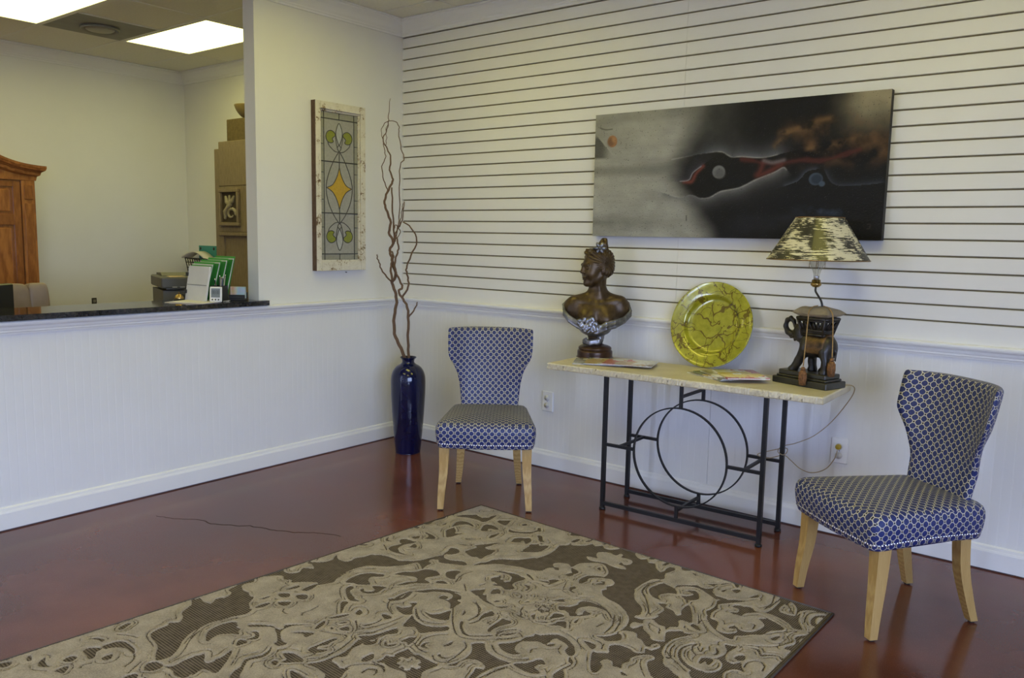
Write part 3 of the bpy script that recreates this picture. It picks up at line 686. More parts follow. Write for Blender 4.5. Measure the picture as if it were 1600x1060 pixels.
# ================================================================== RUG: dark ground shapes, islands and carved lines (mm from the back left corner)
RUG_DARK = """44,1773 4,1712 -25,1679 -28,1660 2,1673 39,1669 60,1649 29,1607 57,1580 25,1547 -13,1540 -22,1482 45,1507 98,1510 153,1551 209,1579 232,1634 208,1675 205,1734 210,1783 227,1837 263,1887 307,1928 340,1974 329,2015 284,1996 244,1970 205,1958 160,1951 122,1935 109,1895 106,1863 91,1849 112,1821 85,1791;331,1824 293,1809 267,1782 246,1731 259,1692 299,1682 308,1700 357,1716 341,1740 316,1771 323,1807;390,2017 405,1996 397,1951 397,1921 407,1897 409,1880 458,1910 482,1902 479,1876 469,1840 458,1802 507,1850 534,1884 557,1920 518,1928 489,1947 503,1984 507,2008 464,2020 430,2009;359,2074 326,2047 339,2020 381,2018 388,2055;361,2156 357,2112 374,2103 392,2114 412,2110;121,2101 89,2098 95,2044 128,2030 195,2032 226,2049 178,2047 142,2065 123,2091;75,2159 68,2134 106,2106 119,2133 149,2151 154,2169 118,2165;170,2133 171,2100 201,2119 196,2138;92,2235 83,2205 107,2191 123,2221;145,2281 141,2248 152,2237 184,2265 167,2274;-4,2001 -21,1963 -8,1951 3,1968 17,1998;1,2115 11,2089 45,2074 59,2086 24,2094;-17,2394 -40,2387 -28,2361 -7,2363 1,2385;-16,2312 -24,2297 14,2307 12,2317;45,2293 26,2266 59,2280 96,2283 113,2274 81,2303;186,1809 -32,1693 -30,1683 -18,1664 20,1668 52,1655 29,1620 44,1589 24,1548 -8,1535 -34,1472 -40,1413 -7,1427 -15,1471 19,1501 69,1498 98,1513 127,1510 165,1557 201,1579 217,1572 238,1613 224,1649 213,1697 199,1754 200,1796;-24,1360 -33,1302 -33,1263 -5,1275 30,1266 44,1229 20,1192 59,1165 19,1143 -16,1146 -22,1100 -20,1129 20,1102 37,1065 32,1017 65,1028 111,1005 97,965 111,931 123,888 157,855 250,842 301,886 251,934 210,982 193,1049 200,1111 218,1159 243,1192 235,1226 219,1260 197,1244 144,1285 118,1319 95,1304 66,1323 35,1305 7,1322;282,1802 260,1782 249,1750 249,1707 264,1678 281,1677 307,1696 333,1693 344,1710 369,1722 337,1738 314,1766 315,1792 333,1823 317,1824;384,1680 393,1665 419,1668 445,1692 440,1710 422,1720 425,1690 403,1676;404,1743 427,1728 446,1737 443,1759 437,1771;472,1876 471,1846 453,1801 488,1831 511,1869 538,1903 551,1925 526,1925 499,1934 507,1966 505,1979 401,1924 404,1896 406,1883 447,1905 473,1905 479,1875;607,1896 587,1870 580,1841 555,1817 546,1801 557,1767 561,1739 550,1711 536,1692 568,1720 578,1760 561,1800 582,1828 606,1852 629,1876 654,1886 629,1909;462,1621 423,1601 446,1594 446,1566 444,1553 458,1597 481,1617 518,1637 557,1640 553,1670 523,1672 516,1652;327,1656 343,1634 395,1600 423,1601 400,1609 369,1638 344,1661;429,1560 471,1514 504,1491 458,1540 451,1575;171,1418 202,1389 230,1414 202,1432;236,1375 266,1346 298,1375 268,1394;237,1465 273,1431 292,1462 268,1476;157,1371 160,1316 181,1331 170,1368;209,1331 200,1286 208,1252 227,1279 235,1324;160,1504 162,1461 171,1461 173,1492;214,1559 207,1525 216,1493 230,1504 232,1541;266,1134 265,1106 258,1065 284,1021 341,996 349,1017 317,1048 333,1079 370,1099 346,1121 327,1140 307,1131;388,1162 386,1147 415,1163 434,1145 435,1118 407,1109 422,1086 451,1103 460,1138 437,1168 412,1175;333,1197 326,1167 355,1176 363,1203 397,1223 432,1224 407,1231 366,1218;427,1295 430,1275 447,1276 464,1308 494,1343 499,1354;543,1312 532,1284 561,1295 568,1320;502,1412 513,1371 534,1337 537,1364 524,1398;532,1500 512,1461 509,1435 531,1458 544,1496;627,1249 656,1237 680,1245 670,1269;646,1357 663,1320 659,1279 668,1293 668,1337 658,1361;504,1582 512,1560 537,1537 564,1526 569,1549 567,1564 536,1559;566,1411 575,1388 587,1391 577,1408;568,1452 585,1450 587,1463;603,1434 612,1404 643,1425 619,1440;646,1609 646,1570 646,1531 651,1499 665,1493 664,1527 673,1545 657,1573 669,1587 704,1568 699,1598 672,1617;606,1690 633,1665 679,1665 708,1675 689,1698 670,1722 653,1726 651,1704;634,1755 626,1739 643,1735 659,1756;733,1676 751,1635 758,1592 759,1542 749,1500 729,1454 738,1432 757,1453 760,1503 788,1553 768,1577 773,1603 807,1607 838,1614 861,1593 868,1620 889,1658 861,1695 834,1675 780,1667;701,1426 732,1390 747,1341 759,1288 790,1315 763,1354 761,1384 766,1406 741,1428;841,1515 840,1479 854,1479 871,1499 869,1526 852,1535;887,1448 914,1447 934,1441 967,1470 921,1489 898,1504 898,1475;727,1740 760,1732 817,1735 782,1767;206,1171 44,1048 7,998 48,1023 98,1017 107,977 118,914 117,883 169,865 237,854 287,827 333,774 345,720 365,657 392,675 435,676 475,649 508,649 529,670 512,686 490,697 423,730 397,713 366,732 374,756 399,763 404,809 417,836 366,804 342,806 326,862 279,928 206,986 185,1056 203,1127;279,1158 257,1085 282,1033 336,991 326,1020 318,1056 338,1083 375,1103 340,1137 317,1140;369,960 380,911 413,879 426,828 469,807 502,815 522,834 501,883 507,905 553,918 505,963 488,1006 464,1029 471,977 494,946 466,916 412,939;517,781 536,744 563,738 576,784 601,817 557,821;558,885 574,861 614,869 577,895;122,778 106,748 116,692 73,662 105,631 155,643 138,694 147,743 188,771 248,769 206,787 156,791;88,599 109,567 124,589 117,608;82,506 142,510 184,532 152,563 135,530;172,445 141,410 143,357 171,394 207,411 239,380 230,426 226,467 212,480;127,359 92,286 126,253 177,258 208,281 169,279 140,307 130,343;35,229 44,178 95,143 148,149 168,130 162,93 175,66 196,131 200,195 161,192 94,201;269,288 251,240 227,224 255,196 311,208 325,234 284,247 300,284;247,137 248,108 283,75 284,45 292,106 308,145 288,152;379,195 429,173 476,128 484,158 436,192 402,212;475,277 482,246 517,238 519,211 551,229 560,280 523,255 507,295;411,548 417,474 428,441 434,411 464,360 431,426 449,455 498,454 521,488 520,532 528,567 495,566 472,577;554,646 555,604 571,578 573,545 585,523 642,480 675,427 714,380 799,484 743,508 686,531 621,563 583,609;339,571 373,562 401,590 375,615 365,657;675,632 717,602 764,586 821,609 810,674 837,722 804,726 762,720 736,708 782,701 798,668 784,635 735,614;709,695 729,658 743,682 741,722;735,853 754,817 770,803 783,825 801,860 785,866;798,793 805,760 835,777 831,797 824,813;333,1197 330,1164 355,1176 363,1203 401,1219 438,1235 472,1236 457,1250 432,1257 374,1228;386,1164 386,1147 408,1161 434,1145 431,1122 393,1104 447,1072 451,1103 459,1131 433,1164;541,1138 570,1094 548,1038 564,1032 587,1095 567,1147;586,994 612,951 652,922 718,912 748,927 761,948 716,940 694,926 654,947 622,968;682,989 680,965 704,959 714,976 703,995;-17,431 -24,342 -14,277 8,298 -2,363 -3,418;-15,496 8,473 20,501;593,260 601,241 628,273 595,293;-22,847 -7,821 13,813 6,839;10,698 6,678 28,705 66,705 37,721;320,509 362,480 350,503;618,1164 645,1154 659,1118 633,1109 656,1087 671,1122 697,1153 714,1168 696,1192 648,1183;722,1175 754,1191 807,1200 840,1191 873,1167 891,1144 913,1166 899,1193 874,1223 857,1253 824,1242 801,1234 765,1261 731,1197;734,1118 765,1119 791,1088 801,1040 829,1075 853,1106 831,1126 797,1136 762,1130;690,990 726,981 716,940 690,930 678,933 731,918 759,958 781,962 787,989 792,1032 759,999 727,989;581,989 611,943 668,908 725,897 689,914 633,949 608,999 555,1031 561,1086 565,1132 551,1112 548,1046;866,1041 846,1006 863,1020;933,1067 948,1032 936,1005 925,970 924,932 951,946 944,983 944,1028 941,1068;899,1085 908,1077 934,1110 980,1138 1016,1132 1061,1083 1061,1097 1012,1143 977,1148 932,1119;1027,1066 1013,1037 1006,977 1006,955 1039,946 1050,966 1035,1009 1034,1052 1041,1067;1053,1178 1081,1146 1113,1174 1152,1189 1200,1194 1238,1189 1251,1183 1236,1221 1224,1255 1219,1295 1222,1338 1227,1355 1212,1364 1193,1319 1182,1295 1207,1283 1193,1261 1149,1253 1116,1272 1116,1284 1109,1303 1118,1331 1098,1349 1105,1318 1110,1278 1095,1229 1073,1199;1125,1111 1150,1081 1169,1037 1175,1038 1177,1076 1198,1108 1230,1117 1212,1139 1177,1141 1148,1129;1173,1013 1188,978 1207,940 1239,910 1266,906 1275,918 1250,948 1254,991 1214,995 1193,1015;1319,1132 1313,1095 1328,1100 1336,1117;1260,1187 1284,1153 1323,1129 1329,1158 1367,1170 1341,1194 1302,1195;848,1303 865,1286 850,1259 876,1303 888,1345 870,1335 846,1345;903,1420 909,1377 909,1364 950,1377 974,1367 997,1370 1049,1370 1065,1367 1071,1385 1064,1439 1088,1473 1056,1503 1028,1483 983,1490 954,1494 915,1483 890,1457 914,1435;740,1457 742,1441 772,1453 792,1422 764,1380 769,1335 768,1390 770,1415 734,1429 724,1445;823,1405 806,1382 833,1396 850,1367 854,1383 847,1402;845,1487 845,1475 859,1486;922,1313 922,1287 939,1278 929,1294 939,1310 963,1314 939,1323;987,1266 987,1239 991,1216 1001,1240 998,1256;1021,1324 1021,1311 1037,1321 1060,1312 1064,1290 1063,1315 1047,1330;815,812 798,776 809,757 835,777 823,805;740,704 755,671 777,687 793,654 787,622 799,592 825,605 810,657 824,698 816,723 783,727;793,867 808,836 842,872 897,886 858,890;1136,819 1137,771 1156,762 1166,775 1151,805;1177,839 1193,810 1212,836;1070,834 1073,862 1095,864 1091,875;1099,713 1114,707 1125,720 1120,732;1420,1166 1407,1121 1415,1102 1451,1149;617,541 590,511 644,469 685,421 710,378 719,312 711,242 691,181 715,148 713,119 731,133 779,97 794,52 823,65 843,36 872,59 904,49 927,16 935,-21 999,-12 1024,23 1071,54 1094,32 1120,63 1150,53 1181,95 1226,122 1228,86 1234,36 1248,50 1244,123 1272,180 1236,215 1229,287 1235,360 1268,421 1303,462 1346,493 1375,535 1378,560 1349,588 1314,551 1262,529 1210,519 1159,493 1147,443 1131,419 1142,393 1133,361 1102,342 1069,355 1058,299 1027,259 985,228 949,235 896,294 893,351 870,337 831,346 809,376 822,400 845,414 819,438 820,481 787,504 718,516 664,532;789,734 802,705 789,653 777,632 734,605 765,610 799,611 828,616 814,629 816,676 827,697 853,712 832,739 810,729;924,434 935,398 953,432 928,472 946,447;1000,437 1004,383 1023,366 1051,356 1029,393 1026,413 1033,440 1029,476;1079,428 1100,392 1107,410 1092,431;925,557 914,527 943,508 940,559 936,579;1031,552 997,490 1021,530 1042,542 1035,564;1134,620 1158,598 1210,592 1254,607 1287,624 1238,608 1196,619 1176,646 1165,677 1176,708 1198,729 1178,748 1153,722 1118,735 1096,714 1109,701 1135,683 1146,652;1053,682 1067,654 1090,661 1070,681;1205,694 1200,672 1231,684 1230,699 1221,708;470,267 480,236 509,219 535,215 528,233 508,252 503,289 500,302;598,350 588,279 602,235 620,249 652,219 663,268 658,322 628,361 595,372 617,331;380,189 416,178 462,144 480,94 472,56 493,92 484,135 443,184 400,204;525,150 547,140 594,191 612,195 582,202 549,170;699,91 701,46 718,51 716,95;748,44 762,-2 769,45;633,2 677,-6 669,23 648,32;1095,12 1107,-8 1121,6 1109,27;1183,39 1185,1 1195,10 1198,44;1281,317 1276,282 1289,238 1307,221 1353,233 1380,262 1358,298 1342,336 1350,359 1377,377 1336,372 1308,353;1412,417 1404,396 1424,420 1456,431 1480,465 1438,505 1438,462;837,412 848,402 872,423 857,429;365,78 374,57 395,72 385,93;1147,478 1145,449 1229,370 1259,403 1292,447 1345,484 1373,527 1372,576 1383,585 1420,570 1442,530 1439,465 1432,444 1449,429 1471,449 1497,451 1511,431 1487,406 1480,357 1499,353 1561,458 1533,471 1520,490 1541,529 1517,564 1493,574 1462,564 1445,553 1416,581 1428,608 1397,624 1401,659 1425,668 1438,625 1456,646 1496,670 1521,695 1552,690 1575,663 1576,632 1581,698 1602,758 1625,781 1638,812 1681,846 1740,872 1684,933 1625,887 1600,847 1610,817 1594,799 1569,811 1549,840 1540,871 1550,894 1541,923 1555,952 1542,953 1527,958 1506,934 1480,938 1474,964 1497,985 1506,1038 1477,1024 1416,931 1431,917 1452,898 1461,889 1436,845 1453,818 1497,811 1533,822 1557,800 1542,769 1566,769 1578,725 1558,708 1544,733 1550,750 1533,754 1501,726 1479,722 1457,695 1428,697 1404,714 1396,740 1418,743 1439,783 1410,822 1388,819 1357,818 1382,795 1401,747 1395,677 1379,628 1344,582 1294,546 1235,515 1177,496;1139,620 1143,602 1186,590 1237,599 1285,623 1321,656 1311,653 1273,621 1236,614 1197,622 1167,643 1163,683 1174,713 1199,724 1213,698 1225,693 1221,717 1185,751 1167,734 1139,726 1113,730 1103,717 1127,695 1141,661 1142,632;1204,678 1222,676 1235,691 1216,695;1224,653 1234,643 1233,658;1226,784 1222,763 1225,753 1237,787;1136,810 1121,777 1153,767 1155,785 1145,808 1142,837;1178,843 1175,825 1195,801 1210,813 1223,838 1196,851 1167,872;1173,1020 1164,1010 1181,977 1178,961 1220,946 1240,909 1270,906 1306,919 1344,942 1375,981 1371,1006 1335,985 1324,949 1285,939 1250,936 1237,960 1247,986 1258,999 1220,999 1197,1010;1260,1003 1271,976 1282,983 1278,998;1288,1158 1296,1130 1306,1099 1328,1100 1343,1112 1328,1126 1316,1142 1326,1154 1359,1164 1342,1185 1320,1195;1409,1153 1403,1113 1408,1068 1408,1036 1384,1016 1376,1012 1392,1040 1412,1048 1414,1083 1406,1111 1420,1148;1343,879 1369,872 1391,875 1401,889 1402,911 1370,895;1065,850 1078,844 1087,862;1568,971 1588,973 1601,980 1583,987;1547,623 1539,593 1577,558 1587,567 1619,556 1590,589 1572,618;1577,495 1579,474 1604,483 1623,509 1595,503;1405,220 1426,200 1456,218 1484,259 1458,298 1416,279 1450,254 1446,228;1650,713 1677,744 1718,770 1756,776 1781,773 1792,794 1762,801 1706,781 1664,745;1385,410 1412,392 1416,417 1422,432;1352,199 1379,164 1420,142 1455,143 1477,140 1505,163 1480,120 1478,88 1489,52 1439,90 1470,61 1491,33 1518,7 1493,48 1480,103 1492,142 1530,189 1545,207 1519,200 1463,169 1419,161 1374,186 1353,223;1357,228 1368,259 1402,277 1430,266 1447,234 1443,206 1429,202 1410,220 1430,193 1456,209 1474,242 1456,282 1469,326 1438,291 1402,277 1348,295 1329,262;1431,437 1459,427 1491,455 1504,429 1491,396 1481,338 1520,384 1567,470 1530,476 1522,498 1545,539 1521,562 1518,585;1543,628 1534,603 1552,580 1576,557 1597,577 1618,558 1594,607 1580,646 1577,686;1575,490 1583,476 1623,500 1612,510;1563,253 1551,209 1593,162 1640,134 1668,91 1661,98 1633,155 1594,208 1570,246 1571,291 1585,338 1602,381 1638,390 1652,418 1667,459 1709,460 1735,422 1722,395 1748,397 1778,376 1791,330 1788,291 1768,268 1749,258 1777,231 1823,245 1857,268 1849,296 1824,326 1816,374 1788,399 1765,434 1741,456 1748,489 1711,485 1656,456 1604,407 1584,368;1621,229 1637,207 1676,178 1705,196 1727,198 1750,169 1751,76 1737,-6 1751,-11 1769,44 1769,106 1786,135 1832,136 1850,119 1852,88 1870,158 1898,203 1913,229 1885,242 1855,215 1793,187 1743,190 1700,230 1675,276 1651,291 1660,267 1653,230;1694,406 1703,377 1725,391 1704,411;1521,116 1527,93 1530,123;1548,81 1558,55 1575,56 1575,90;1634,99 1651,42 1660,74;1743,-4 1768,-19 1800,-17 1839,-22 1886,-19 1935,-20 1936,9 1899,29 1866,45 1844,80 1846,123 1824,54 1782,15 1782,63;1910,135 1906,74 1933,42 1934,70 1916,87 1928,132 1943,146 1933,170;1920,316 1922,288 1951,254 1948,283 1937,313 1948,341 1945,369 1953,411 1927,423 1922,402 1938,363 1931,332;1852,379 1871,335 1870,388;1745,543 1766,536 1786,529 1780,584 1785,615 1801,647 1832,653 1847,627 1866,656 1886,681 1864,680 1842,701 1834,741 1846,783 1782,842 1742,804 1777,782 1808,753 1816,713 1804,680 1780,661 1765,669 1779,621 1772,579;1729,691 1762,672 1771,698 1769,723 1751,705 1743,736;1734,590 1754,609 1759,639 1742,643 1753,627;1816,610 1821,582 1839,571 1849,602 1835,621;1810,508 1854,503 1883,536 1901,514 1929,494 1949,510 1959,490 1942,493 1922,488 1894,508 1876,519 1854,491;1646,709 1638,667 1656,619 1645,673 1651,704 1674,742 1719,770 1764,783 1811,794 1797,818 1724,787 1675,752;1628,773 1649,766 1643,782;1667,840 1681,838 1728,871 1733,888 1709,910;1221,78 1223,38 1249,51 1251,97 1242,114;1513,-15 1535,-18 1554,34 1540,29;1257,-13 1296,-32 1318,-14 1286,17;1327,25 1349,32 1359,50;274,284 255,241 252,213 292,205 321,217 300,237 284,260 301,273;365,331 355,304 361,276 362,260 370,275 371,310 378,340;366,180 403,184 441,169 471,133 479,88 491,114 465,162 419,191 390,204;464,72 464,56 501,90 496,102;539,150 551,146 568,173 606,194 586,213 587,191;476,268 491,246 505,269 523,273 504,291 486,309;507,224 520,204 542,219 537,231;402,465 415,425 434,386 462,352 450,398 452,410 445,451 477,460 499,440 514,478 517,508 524,558 523,572 493,550 477,565 425,510 425,484;579,275 589,252 617,252 655,223 670,277 670,317 641,350 604,373 615,342 601,302;698,605 731,597 770,590 816,603 802,638 818,687 853,708 833,744 805,722 769,745 761,731 789,704 793,657 782,635 743,615;706,695 724,690 743,677 746,690 745,713 727,703;717,657 722,646 730,661;793,550 809,553 845,575 860,588 825,572 803,564;882,568 906,561 926,565 909,570;907,533 925,510 933,531 921,548;858,650 876,644 892,650 901,674 893,654 871,654;923,433 939,407 954,432 934,445;836,410 853,406 868,421 856,427;922,434 940,405 953,428 934,445;841,411 853,400 870,425 854,422;897,359 932,366 952,382 950,408 935,404;1002,438 999,395 1009,374 1041,350 1073,348 1033,385 1021,408 1038,437 1018,455;1079,393 1094,379 1100,394 1093,396;1083,427 1102,403 1115,413 1095,427;912,171 928,149 941,131 955,149 941,156 928,181;993,157 1016,129 1021,149 1036,160 1023,178 1026,157;939,300 959,281 954,298;992,292 987,267 1015,294;702,102 699,62 717,45 723,95;755,51 762,2 764,43;640,2 672,-7 689,7 662,25;829,16 845,0 844,22;118,777 111,748 117,713 144,744 191,772 223,768 180,782 142,782;70,662 89,635 116,638 148,626 153,651 118,674 109,693;175,695 165,649 209,682 182,698;86,598 104,561 121,594 110,605;145,561 147,520 189,539 157,569;87,506 114,511 112,523;152,423 163,412 147,365 186,390 213,446 219,460 204,475 190,438;111,314 95,274 128,253 199,273 159,278 133,314;19,222 64,179 88,132 127,164 147,145 175,118 195,189 157,181 111,180 65,212;241,133 242,110 279,119 288,88 314,151 274,146;232,229 237,203 277,198 328,223 274,243 279,280 305,276 273,297;369,184 405,181 455,164 422,185 390,205;370,336 367,298 367,258 380,297 382,345;292,431 342,393 311,436;468,262 487,244 501,270 534,277 496,303;320,510 357,484 360,501;406,549 428,500 413,469 388,464 411,423 456,351 433,431 452,459 506,444 514,482 517,515 525,560 501,556 488,577 456,572;328,568 369,557 401,589 388,629 368,630;-26,423 -4,391 -11,354 -1,310 0,365 19,413 -1,432;71,374 64,336 83,362;74,75 97,41 88,73;1224,122 1225,103 1227,51 1243,36 1257,66 1242,104 1248,141;1188,44 1186,1 1200,14 1195,44;1097,8 1118,1 1121,12 1110,22;1258,-10 1283,-8 1316,-14 1312,14 1285,34;1325,27 1345,32 1346,19 1351,43 1376,38 1361,46;1348,192 1382,171 1408,135 1440,144 1464,133 1474,117 1484,130 1502,167 1537,176 1573,175 1546,200 1506,179 1457,155 1427,156 1399,166 1371,192 1361,207;1440,94 1461,68 1493,37 1469,77 1472,97 1451,94;1518,-3 1537,-10 1551,34 1532,18;1516,105 1530,89 1525,124;1548,81 1560,53 1575,55 1568,73 1576,97 1562,79;1403,222 1421,206 1439,205 1462,227 1483,259 1458,282 1461,310 1446,293 1416,280 1442,266 1452,236 1444,222 1426,217;1290,324 1282,298 1281,244 1299,215 1314,234 1358,237 1386,266 1352,286 1337,312 1340,340 1358,366 1384,373 1357,377 1320,360;1562,335 1567,311 1569,260 1558,245 1563,235 1577,272 1587,282 1583,315 1586,361 1576,361;1484,399 1478,345 1499,355 1535,415 1509,439 1494,418;1432,496 1434,445 1457,434 1479,461 1437,506;1381,406 1404,400 1409,415 1387,410;1634,278 1661,262 1656,238 1644,220 1619,218 1648,191 1687,272 1658,284;737,839 754,829 765,798 781,825 776,839 785,871 755,849;811,811 796,784 800,765 832,776 843,791 825,798 821,817;808,865 815,848 828,871 852,878 842,882;874,862 879,843 893,844 884,863;899,891 918,883 948,855 939,887 914,892;924,988 920,966 928,944 948,957 964,951 951,977 940,1010 947,1051 940,1053 940,1027;999,959 1005,948 1018,954 1033,944 1044,965 1030,1004 1018,981;1028,1065 1021,1046 1026,1016 1028,1048 1039,1067;1014,1131 1041,1109 1058,1082 1070,1087 1039,1116;1096,1051 1103,1024 1118,1007 1113,1027 1104,1048;1166,1010 1179,990 1182,963 1208,963 1229,943 1235,909 1259,908 1291,917 1264,919 1246,947 1241,977 1175,1039;1014,886 1032,883 1019,863 1045,885 1066,887 1053,895 1027,892;1069,857 1072,841 1078,854 1090,864 1078,863;1106,876 1122,875 1146,852 1156,860 1136,874 1117,883;1132,821 1129,788 1130,769 1155,763 1161,780 1141,803;1166,868 1187,853 1178,831 1196,806 1234,847 1210,844 1185,859;1101,712 1116,712 1139,685 1141,655 1153,672 1168,705 1190,722 1190,749 1165,736 1135,726 1122,739;972,779 974,761 984,764 981,776;996,718 1005,706 1007,718;1043,693 1055,667 1067,647 1098,647 1078,651 1064,684;894,748 910,749 911,758;946,715 949,707 955,717;772,623 804,599 819,607 803,639 812,679 854,709 833,739 801,732 770,746 764,730 790,705 796,672;885,572 914,550 919,562 902,572;908,534 931,512 936,530 916,542;1020,537 1027,514 1044,524 1041,554 1073,564 1047,568;860,650 879,643 899,661 906,691 897,689 894,666;1044,757 1063,743 1048,759;1077,805 1098,798 1085,810;968,869 986,867 996,871"""
RUG_ISLAND = """871,206 894,194 921,187 897,162 881,129 901,101 932,90 963,99 967,67 985,69 994,98 1029,94 1059,102 1070,138 1054,162 1028,150 1035,179 1069,184 1087,202 1054,216 1016,216 986,208 964,211 929,225 899,227;954,1459 951,1438 934,1435 939,1418 962,1415 957,1401 970,1389 987,1398 997,1389 1015,1402 1013,1416 1036,1419 1032,1439 1013,1440 1022,1460 1009,1472 990,1461 980,1476 974,1458"""
RUG_GROOVE = """46,2023 78,2002 121,1986;191,2216 177,2200 186,2177;299,2057 340,2120;262,1855 237,1811 217,1741 247,1657;229,2047 268,2071 291,2109;237,1831 204,1777 206,1726 241,1648;222,1156 202,1098 210,1033 262,973;595,1354 641,1384 662,1407;703,1655 738,1599 721,1501 698,1442;693,1420 722,1351 727,1260;571,1498 615,1478 662,1455 678,1467;309,1485 324,1502 355,1504;408,1470 393,1453 396,1419 388,1380;868,1631 850,1590 879,1540 918,1516 954,1517;919,1584 912,1556 935,1535 951,1549;686,1659 693,1615 666,1629;225,1172 202,1098 210,1033 264,982;67,762 126,797 108,814;728,789 730,759;199,716 201,726;624,832 592,768 600,703;559,1154 600,1196 658,1220;661,1394 699,1301 705,1207;792,1017 901,1126 987,1172 1071,1122 1145,1025;691,1127 768,1177 839,1162 868,1128;922,1326 897,1284 907,1227 938,1191;887,1319 947,1342 980,1336;1007,1336 1040,1355 1076,1340 1074,1287 1056,1215 1025,1191;1111,1137 1163,1167 1233,1163 1277,1123;1234,1338 1242,1274 1255,1216;913,1579 916,1553 948,1546 958,1566;885,1511 938,1509 967,1528;1086,1067 1101,1025 1129,999 1156,1015;974,1428 990,1419;670,825 720,868;820,926 871,942 910,999 915,1055;1405,520 1338,428 1278,366 1263,333 1250,266 1268,201;1122,603 1178,579 1257,604;1042,749 1065,742 1066,727;968,611 1021,562;1315,635 1352,705 1364,776;1083,599 1110,581 1155,546;1273,360 1307,388;1639,757 1614,714 1609,673;1652,723 1640,678 1652,633 1665,614;1662,635 1683,672 1704,686;1252,1083 1240,1062 1252,1045;1636,760 1688,787 1735,816;1332,620 1359,661 1384,738;1059,793 1089,780 1083,758 1053,757;1313,755 1316,714;1710,161 1729,97 1706,7;1729,158 1738,57 1733,-2;1896,162 1879,92 1894,41 1934,18;1693,281 1738,224 1797,241 1850,275;1591,461 1587,423 1609,416;1677,667 1663,632 1669,607;1826,364 1859,307 1907,249;1815,490 1889,433 1924,338;1872,650 1867,610 1892,575 1922,592 1930,630;1781,48 1835,119;1605,734 1641,761;1685,636 1705,654 1698,624;1742,320 1760,317 1767,353;995,821 1010,853 1038,872;1042,757 1051,787 1068,799 1095,783 1084,756;924,741 933,762;981,997 977,1010 988,1018;909,994 874,952 822,915;1075,1071 1065,1038 1098,983;1285,205 1260,229 1255,312 1269,354 1298,381;643,651 673,623 698,605;549,496 589,465 626,411"""
def _parse(s): return [np.array([[float(c) for c in p.split(',')] for p in l.split()]) / 1000.0 for l in s.split(';')]
def rug():
    L, h = 3.05, .0034
    xs = np.arange(-.0816, 2.0816, h); ys = np.arange(0, L + h, h); nx, ny = len(xs), len(ys)
    F = np.full((nx, ny), .05, np.float32)
    def window(P, pad):
        i0 = max(0, int((P[:, 0].min() - pad - xs[0]) / h)); i1 = min(nx, int((P[:, 0].max() + pad - xs[0]) / h) + 2)
        j0 = max(0, int((P[:, 1].min() - pad) / h)); j1 = min(ny, int((P[:, 1].max() + pad) / h) + 2)
        return i0, i1, j0, j1
    def seg_dist(P, closed, pad):
        i0, i1, j0, j1 = window(P, pad)
        if i1 - i0 < 2 or j1 - j0 < 2: return None
        X, Y = np.meshgrid(xs[i0:i1], ys[j0:j1], indexing='ij'); D = np.full(X.shape, 1e9, np.float32); ins = np.zeros(X.shape, bool)
        n = len(P)
        for k in range(n if closed else n - 1):
            a, b = P[k], P[(k + 1) % n]; d = b - a; l2 = d @ d
            if l2 < 1e-12: continue
            t = np.clip(((X - a[0]) * d[0] + (Y - a[1]) * d[1]) / l2, 0, 1)
            D = np.minimum(D, (X - a[0] - t * d[0]) ** 2 + (Y - a[1] - t * d[1]) ** 2)
            if closed:
                c = (a[1] > Y) != (b[1] > Y)
                ins ^= c & (X < (b[0] - a[0]) * (Y - a[1]) / (b[1] - a[1] + 1e-12) + a[0])
        return (slice(i0, i1), slice(j0, j1)), np.sqrt(D), ins
    for P in _parse(RUG_DARK):
        r = seg_dist(catmull(P, 3, True), True, .03)
        if r: F[r[0]] = np.minimum(F[r[0]], np.where(r[2], -r[1], r[1]) - .0008)
    for P in _parse(RUG_ISLAND):
        r = seg_dist(catmull(P, 3, True), True, .03)
        if r: F[r[0]] = np.maximum(F[r[0]], np.where(r[2], r[1], -r[1]))
    def soft(n, seed):
        g = np.random.default_rng(seed).random((n + 2, int(n * 1.45) + 2)); u = np.linspace(0, n - .01, nx); v = np.linspace(0, int(n * 1.45) - .01, ny)
        i, j = u.astype(int), v.astype(int); a = (u - i)[:, None]; b = (v - j)[None, :]; a = a * a * (3 - 2 * a); b = b * b * (3 - 2 * b)
        return g[i][:, j] * (1 - a) * (1 - b) + g[i + 1][:, j] * a * (1 - b) + g[i][:, j + 1] * (1 - a) * b + g[i + 1][:, j + 1] * a * b
    # carved lines that run along inside the scroll edges, here and there
    F0 = F.copy()
    for dist, n, seed, cut in ((.013, 26, 3, .60), (.024, 22, 8, .62)):
        line_ = np.abs(F0 - dist) - .0019 + .02 * np.clip(cut - soft(n, seed), 0, 1)
        F = np.where(F0 > .006, np.minimum(F, line_), F)
    for P in _parse(RUG_GROOVE):
        r = seg_dist(catmull(P, 4), False, .03)
        if r: F[r[0]] = np.minimum(F[r[0]], r[1] - .0030)
    X, Y = np.meshgrid(xs, ys, indexing='ij')
    # the half nearer the camera repeats the pattern turned by half a turn
    beyond = Y > 2.42 - (X + .06) * .83 + .10
    F = np.where(beyond, F[::-1, ::-1], F)
    xl = lambda y: -.024 * y
    xr = lambda y: 1.951 + .03 * y
    F = np.minimum(F, X - xl(Y) - .006); F = np.minimum(F, xr(Y) - X - .016); F = np.minimum(F, Y - .006); F = np.minimum(F, L - Y - .012)
    F += .0009 * RNG.standard_normal(F.shape).astype(np.float32)
    zb = .006
    Zt = zb + .0012 + .0036 * np.clip(F / .005, 0, 1) ** .6
    pos = np.stack([X, Y, Zt], -1).reshape(-1, 3); idx = np.arange(nx * ny).reshape(nx, ny)
